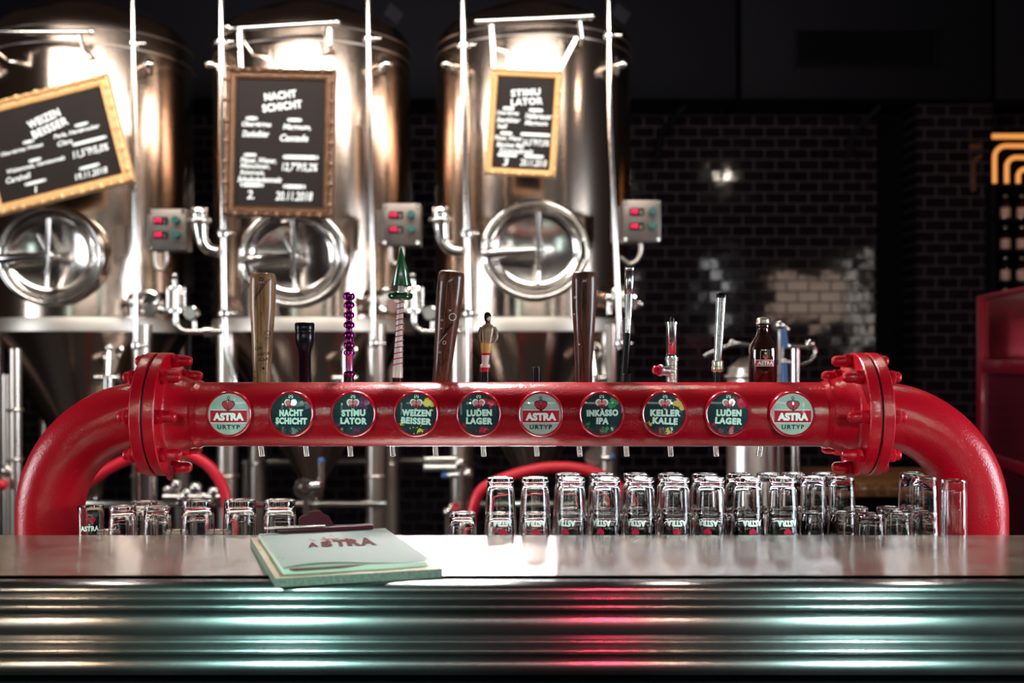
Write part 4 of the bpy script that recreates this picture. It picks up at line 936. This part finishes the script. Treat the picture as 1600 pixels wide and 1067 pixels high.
# ================================================================== CHALKBOARDS
def chalkboard(lab, cpx, w, h, rot, D, fw, mat, yaw=0, pitch=0):
    c = P(cpx[0], cpx[1], D); t = thing('chalkboard', lab, 'chalkboard', c, 'framed chalkboards hung on the tanks')
    t.rotation_euler = (pitch, -rot, yaw)
    W2, H2 = S(w, D)/2, S(h, D)/2; f = S(fw, D)
    MB().box((0, .006, 0), (2*(W2-f*.6), .010, 2*(H2-f*.6))).build('slate', 'board', t, world=False, smooth=False)
    # moulded frame: profile swept round the rectangle with mitred corners
    prof = [(0, .014), (0, -.012), (.08, -.020), (.22, -.024), (.38, -.019), (.46, -.012), (.55, -.014), (.72, -.013), (.85, -.008), (.92, -.010), (1, -.004), (1, .012)]
    m = MB(); R = []
    for sx_, sz_ in ((-1, -1), (1, -1), (1, 1), (-1, 1)): R.append([Vector((sx_*(W2-f*u), y, sz_*(H2-f*u))) for u, y in prof])
    vs = [[m.bm.verts.new(p) for p in r] for r in R]
    for i in range(4):
        a, b = vs[i], vs[(i+1) % 4]
        for j in range(len(prof)): k = (j+1) % len(prof); m.bm.faces.new((a[j], a[k], b[k], b[j]))
    st = f*.9                     # carved beads on the outer moulding
    def beads(p, q_):
        p = Vector(p); q_ = Vector(q_); n = max(2, int((q_-p).length/st))
        for k in range(n+1): m.ball(p.lerp(q_, k/n), f*(.30 if k % 2 else .2), 8, (1, .55, 1))
    e = f*.22; yy = -.023
    for a, b in (((-W2+e, yy, H2-e), (W2-e, yy, H2-e)), ((W2-e, yy, H2-e), (W2-e, yy, -H2+e)), ((W2-e, yy, -H2+e), (-W2+e, yy, -H2+e)), ((-W2+e, yy, -H2+e), (-W2+e, yy, H2-e))): beads(a, b)
    m.build('frame', mat, t, world=False, ang=20)
    pl = lambda u, v: Vector((S(u, D), -.0005-.0008, S(v, D)))
    return t, pl
def chalk(t, pl, items):
    m = MB()
    for it in items:
        if it[0] == 'T':
            _, body, x, y, w_, h_, kw = it; m.flat(mv(text2d(body, w_, h_, **{k: v for k, v in kw.items() if k != 'rot'}), x, y, kw.get('rot', 0)), pl)
        else:
            _, x, y, w_, h_, r_ = it; m.flat(mv(grid2d(0, 0, w_, h_, 2, 1)+disc2d(-w_/2, 0, h_/2, 10)+disc2d(w_/2, 0, h_/2, 10), x, y, r_), lambda u, v: pl(u, v)-Vector((0, .0001, 0)))
    return m.build('chalk_writing', 'chalk', t, world=False)
hand = dict(shear=.25, bold=.022); fat = dict(bold=.035, spacing=1.1); num = dict(shear=.2, bold=.02)
t, pl = chalkboard('wide gilt-framed chalkboard tilted anticlockwise on the left tank', (80, 227), 228, 174, math.radians(14.2), 4.57, 17, 'gold', yaw=.0)
chalk(t, pl, [('T', 'WEIZEN', -1, 43, 54, 13, dict(rot=.17, **fat)), ('T', 'BEISSER', 5, 27, 60, 13, dict(rot=.17, **fat)),
    ('B', -33, 14, 14, 4.5, 0), ('T', 'Obergäriges Weizen', -46, 4, 68, 8, hand), ('B', 54, 20, 18, 4.5, 0), ('T', 'Perle, Hersbrucker', 44, 11, 74, 8, hand), ('T', 'Citra', 22, -1, 24, 8, hand),
    ('B', -30, -16, 16, 4.5, 0), ('T', 'Weizenmalz, Gerstenmalz', -30, -24, 94, 8, hand), ('T', 'Carahell', -62, -37, 40, 9, hand),
    ('B', 60, -8, 50, 5, 0), ('T', '11,5°P/5,0%', 58, -24, 58, 14, num), ('B', -38, -50, 30, 5, 0), ('T', '1', -40, -61, 5, 10, num), ('B', 50, -47, 28, 5, 0), ('T', '19.11.2018', 50, -58, 52, 10, num)])
t, pl = chalkboard('tall chalkboard in an ornate bronze frame on the middle tank', (437.5, 224), 172, 232, math.radians(-1.3), 4.56, 17, 'bronze')
chalk(t, pl, [('T', 'NACHT', -1, 75, 50, 12, dict(rot=.14, **fat)), ('T', 'SCHICHT', 2, 58, 62, 12.5, dict(rot=.14, **fat)),
    ('B', -45, 38, 14, 5, 0), ('T', 'Obergäriges', -37, 28, 46, 10, hand), ('T', 'Dunkelbier', -38, 14, 42, 10, hand), ('B', 22, 37, 18, 5, 0), ('T', 'Magnum,', 26, 25, 44, 11, hand), ('T', 'Cascade', 22, 9, 44, 11, hand),
    ('B', -46, -19, 15, 5, 0), ('T', 'Pilsner, Wiener,', -33, -28, 56, 10, hand), ('T', 'Münchner,', -38, -37, 46, 9, hand), ('T', 'Röstmalz,', -42, -47, 38, 8, hand), ('T', 'Schokoladenmalz', -30, -57, 70, 9, dict(shear=.25, bold=.03)),
    ('B', 33, -21, 50, 6, 0), ('T', '12,7°P/5,2%', 32, -37, 56, 15, num), ('B', -42, -66, 31, 6, 0), ('T', '2.', -44, -81, 12, 14, num), ('B', 24, -67, 30, 6, 0), ('T', '20.11.2018', 24, -82, 58, 14, num)])
t, pl = chalkboard('small chalkboard in a light gilt frame on the right tank', (818, 192.5), 112, 165, math.radians(-4.0), 4.60, 11, 'gold', yaw=math.radians(-6))
chalk(t, pl, [('T', 'STIMU', 0, 48, 46, 11, dict(rot=.1, **fat)), ('T', 'LATOR', 3, 34, 50, 11, dict(rot=.1, **fat)),
    ('B', -25, 22, 13, 5, 0), ('T', 'Untergäriges', -26, 14, 36, 9, hand), ('T', 'Starkbier', -24, 4, 38, 8, hand), ('T', 'hell', -33, -6, 16, 8, hand), ('B', 18, 21, 17, 5, 0), ('T', 'Hallertauer', 23, 12, 42, 9, hand), ('T', 'Magnum', 20, 0, 36, 10, hand),
    ('B', -26, -17, 14, 5, 0), ('T', 'Pilsner, Wiener', -22, -25, 44, 9, hand), ('T', 'Münchner Malz', -18, -35, 44, 8, hand), ('T', 'Karamellmalz', -8, -44, 54, 8, hand), ('B', 20, -17, 42, 5, 0), ('T', '16,5°P/7,0%', 22, -30, 42, 12, num),
    ('B', -22, -51, 26, 5, 0), ('T', '3', -24, -62, 9, 12, num), ('B', 20, -51, 26, 5, 0), ('T', '20.11.2018', 20, -61, 42, 11, num)])
# chains from the rails to the frames
for (x0, y0, x1, y1, n, par) in ((374, 48, 377, 108, 11, 1), (515, 45, 514, 72, 5, 1), (768, 40, 772, 108, 11, 2), (900, 60, 873, 113, 10, 2)):
    D = 4.62; m = MB(); a = P(x0, y0, 4.74); b = P(x1, y1, D)
    for k in range(n*2):
        c = a.lerp(b, (k+.5)/(n*2)); m.torus(c, (1, 0, 0) if k % 2 else (0, 1, 0), .007, .0022, 10, 6, 1, 1)
    tag(m.build('hanging_chain', 'steel'), {0: '', (374): 'thin chain above the left top corner of the ornate chalkboard', 515: 'short thin chain hanging right above the ornate chalkboard', 768: 'thin chain left above the small chalkboard', 900: 'thin slanting chain right above the small chalkboard'}[x0], 'chain')

# ================================================================== RIGHT-HAND BACKGROUND
D = 6.9; a = P(1552, 290, D); b = P(1700, 520, D); w = b.x-a.x; h = a.z-b.z
sh = thing('bottle_shelf', 'dark wall shelf with small compartments of bottles at the right edge', 'shelf', ((a.x+b.x)/2, D+.1, b.z))
m = MB(); m.box(((a.x+b.x)/2, D+.19, (a.z+b.z)/2), (w, .02, h)); m.build('back_panel', 'black_matte', sh)
m = MB()
for px in (1553, 1700): m.box((P(px, 0, D).x, D+.10, (a.z+b.z)/2), (.022, .20, h+.03))
m.build('upright', 'duct', sh)
for py in (290, 343, 392, 441, 490): MB().box(((a.x+b.x)/2, D+.10, P(0, py, D).z), (w, .20, .014)).build('shelf_board', 'duct', sh)
def small_bottle():
    o = MB().lathe([(.020, 0), (.030, .002), (.030, .095), (.026, .112), (.012, .128), (.0095, .165), (.011, .166), (.011, .172), (.008, .174)], (0, 0, 0), (0, 0, 1), 24).build('beer_bottle', 'bottle')
    MB().lathe([(.0303, .014), (.0308, .015), (.0308, .082), (.0303, .083)], (0, 0, 0), (0, 0, 1), 24, cap=False).build('label_band', 'cream', o, world=False)
    MB().lathe([(.013, .160), (.013, .172), (.009, .177)], (0, 0, 0), (0, 0, 1), 14).build('cap', 'cap', o, world=False); return o
pb = None
for r, py in enumerate((343, 392, 441, 490)):
    for k, px in enumerate((1573, 1599)):
        o = copy_tree(pb) if pb else small_bottle(); pb = pb or o
        o.location = (P(px, 0, D+.06).x, D+.08, P(0, py, D).z+.008)
        o.rotation_euler = (0, 0, .3*k); o.scale = (1, 1, .86)
        tag(o, f'small labelled bottle on the {["top", "second", "third", "lowest"][r]} shelf, {["left", "right"][k]} one in view', 'bottle', 'small bottles on the wall shelf')
# lit orange arches
ar = thing('arch_sign', 'orange glowing sign of nested arches above the bottle shelf', 'sign', (P(1600, 0, 6.86).x, 6.86, a.z))
D = 6.84
MB().cyl(P(1551, 213, D), P(1700, 213, D), .016).build('top_tube', 'neon', ar)
for k in range(3):
    x0 = 1554+18*k+(1 if k else 0); y0 = 228+18*k; xr = 1668-18*k; rr = 18-3*k
    pts = [P(x0, 286, D)]+[P(x0+rr-rr*math.cos(t_), y0+rr-rr*math.sin(t_), D) for t_ in [PI/2*i/8 for i in range(9)]]+[P(xr-rr+rr*math.sin(t_), y0+rr-rr*math.cos(t_), D) for t_ in [PI/2*i/8 for i in range(9)]]+[P(xr, 286, D)]
    MB().tube(pts, .0135, 12).build('arch_tube', 'neon', ar)
MB().box(P(1627, 250, D+.08)+Vector((0, 0, 0)), (S(150, D), .02, S(82, D))).build('back_panel', 'black_matte', ar)
# red framed glass cabinet, its long side seen at a slant
A = Vector((1.828, 4.5, 0)); Bv = Vector((1.63, 3.1, 0)); ax = (Bv-A).normalized(); nn = Vector((1, 0, 0)).cross(Vector((0, 0, 1))); out = Vector((-ax.y, ax.x, 0));
if out.x < 0: out = -out
zt = ZC+.246; ln = (Bv-A).length
ball('cabinet_fill_light', (2.02, 3.95, 1.57), 1.6, (1, .75, .75), .02)  # added point light that brightens the upper glass of the cabinet
cbt = thing('display_cabinet', 'red framed glass cabinet at the right edge, seen at a slant', 'cabinet', (A.x, A.y, 0))
rot3 = Matrix((ax, out, Vector((0, 0, 1)))).transposed()
def rail(z0, z1, s0=0, s1=None, th=.035):
    s1 = ln if s1 is None else s1
    c = A+ax*((s0+s1)/2)+out*(th/2); return (Vector((c.x, c.y, (z0+z1)/2)), (s1-s0, th, z1-z0))
m = MB()
zr = [(zt-.018, zt), (ZC-.055, ZC-.005), (ZC-.40, ZC-.36), (.25, .30)]
for z0, z1 in zr: c, sz = rail(z0, z1); m.box(c, sz, rot3, bev=.004)
for s0 in (0, ln*.5, ln-.05): c, sz = rail(.02, zt, s0, s0+.055); m.box(c, sz, rot3, bev=.004)
# far end and top
c = A+out*.20; m.box((c.x, c.y, zt/2), (.035, .40, zt), rot3, bev=.004)
c = A+ax*ln/2+out*.2; m.box((c.x, c.y, zt-.006), (ln, .40, .012), rot3)
fr_ = m.build('frame', 'frame_red', cbt, ang=30)
c, sz = rail(ZC-.01, zt-.015, .03, ln-.03, .006); MB().box(c+out*.012, sz, rot3).build('upper_pane', 'case_glass', cbt, smooth=False)
c, sz = rail(.3, ZC-.05, .03, ln-.03, .006); MB().box(c+out*.012, sz, rot3).build('lower_panel', pbr('dark_red_panel', (.07, .003, .010), 0, .25, coat=.4), cbt, smooth=False)
c, sz = rail(.2, zt-.02, .03, ln-.03, .01); MB().box(c+out*.36, sz, rot3).build('back_panel', pbr('red_back_panel', (.55, .05, .12), 0, .5), cbt, smooth=False)
for k in range(8):
    c = A+ax*(.10+.085*k)+out*.12
    o = copy_tree(protos['D']); o.rotation_euler = (PI, 0, 0); o.location = (c.x, c.y, ZC+.165); o.name = 'tall_glass'
    tag(o, f'tall glass inside the red cabinet, {ordn[k]} from its far end', 'glass', 'glasses inside the red cabinet')
c = A+ax*ln/2+out*.2; MB().box((c.x, c.y, ZC-.010), (ln-.08, .30, .012), rot3).build('inner_shelf', 'frame_red', cbt, smooth=False)
# stainless stand with blue tubes behind the bottle handle
D = 3.6
t = thing('steel_stand', 'steel pipe stand with a T shaped top behind the bottle handle', 'stand', P(1242, 840, D))
m = MB(); m.cyl(P(1243, 545, D), P(1243, 760, D), S(7, D), n=20); m.build('post', 'steel', t)
m = MB(); m.cyl(P(1231, 540, D), P(1272, 541, D), S(4.5, D), n=16, bev=.004); m.ball(P(1266, 537, D), S(8, D)); m.build('cross_bar', 'steel', t)
m = MB(); m.tube([P(x, y, D) for x, y in cr([(1270, 540), (1274, 550), (1268, 562), (1256, 568), (1246, 568)], 5)], S(3, D), 10); m.build('curved_arm', 'steel', t)
t = thing('steel_stand', 'steel pipe column with blue hose pieces right behind the bottle handle', 'stand', P(1222, 840, D))
m = MB(); m.cyl(P(1220, 515, D), P(1220, 760, D+.05), S(5, D), n=16); m.ball(P(1219, 508, D), S(8, D)); m.ball(P(1229, 514, D), S(6, D)); m.ball(P(1226, 565, D-.03), S(5, D)); m.ball(P(1233, 566, D-.03), S(4, D)); m.build('post', 'steel', t)
m = MB(); m.tube([P(1223, 514, D-.05), P(1226, 530, D-.05), P(1228, 544, D-.05)], S(5, D), 12); m.tube([P(1225, 567, D-.05), P(1226, 582, D-.05), P(1227, 610, D-.05)], S(5, D), 12); m.build('blue_hose', 'blue', t)
t = thing('steel_drum', 'curved steel drum partly hidden behind the bottle handle', 'drum', P(1180, 840, D))
m = MB(); c = P(1178, 700, D+.25); m.lathe([(.09, -c.z), (.09, .24), (.085, .27), (.05, .30), (.01, .31)], c, (0, 0, 1), 36); m.torus(c+Vector((0, 0, .24)), (0, 0, 1), .092, .008, 36, 8); m.build('drum_body', 'steel_rough', t)
m = MB(); m.tube([P(x, y, D) for x, y in cr([(1100, 556), (1125, 545), (1150, 537), (1172, 538)], 5)], S(3.5, D), 10); m.ball(P(1144, 534, D), S(5, D)); m.build('curved_arm', 'steel', t)
wt = fitting('back_worktop', 'brown wooden worktop on a dark cabinet far behind the right flange', 'worktop', lambda m: m.box((P(1400, 0, 3.7).x, 3.75, P(0, 755, 3.7).z), (.50, .5, .05), bev=.02), 'board_wood',
    parts=(('base_cabinet', 'black_matte', lambda m: m.box((P(1400, 0, 3.7).x, 3.78, (P(0, 755, 3.7).z-.026)/2), (.46, .42, P(0, 755, 3.7).z-.026))),))
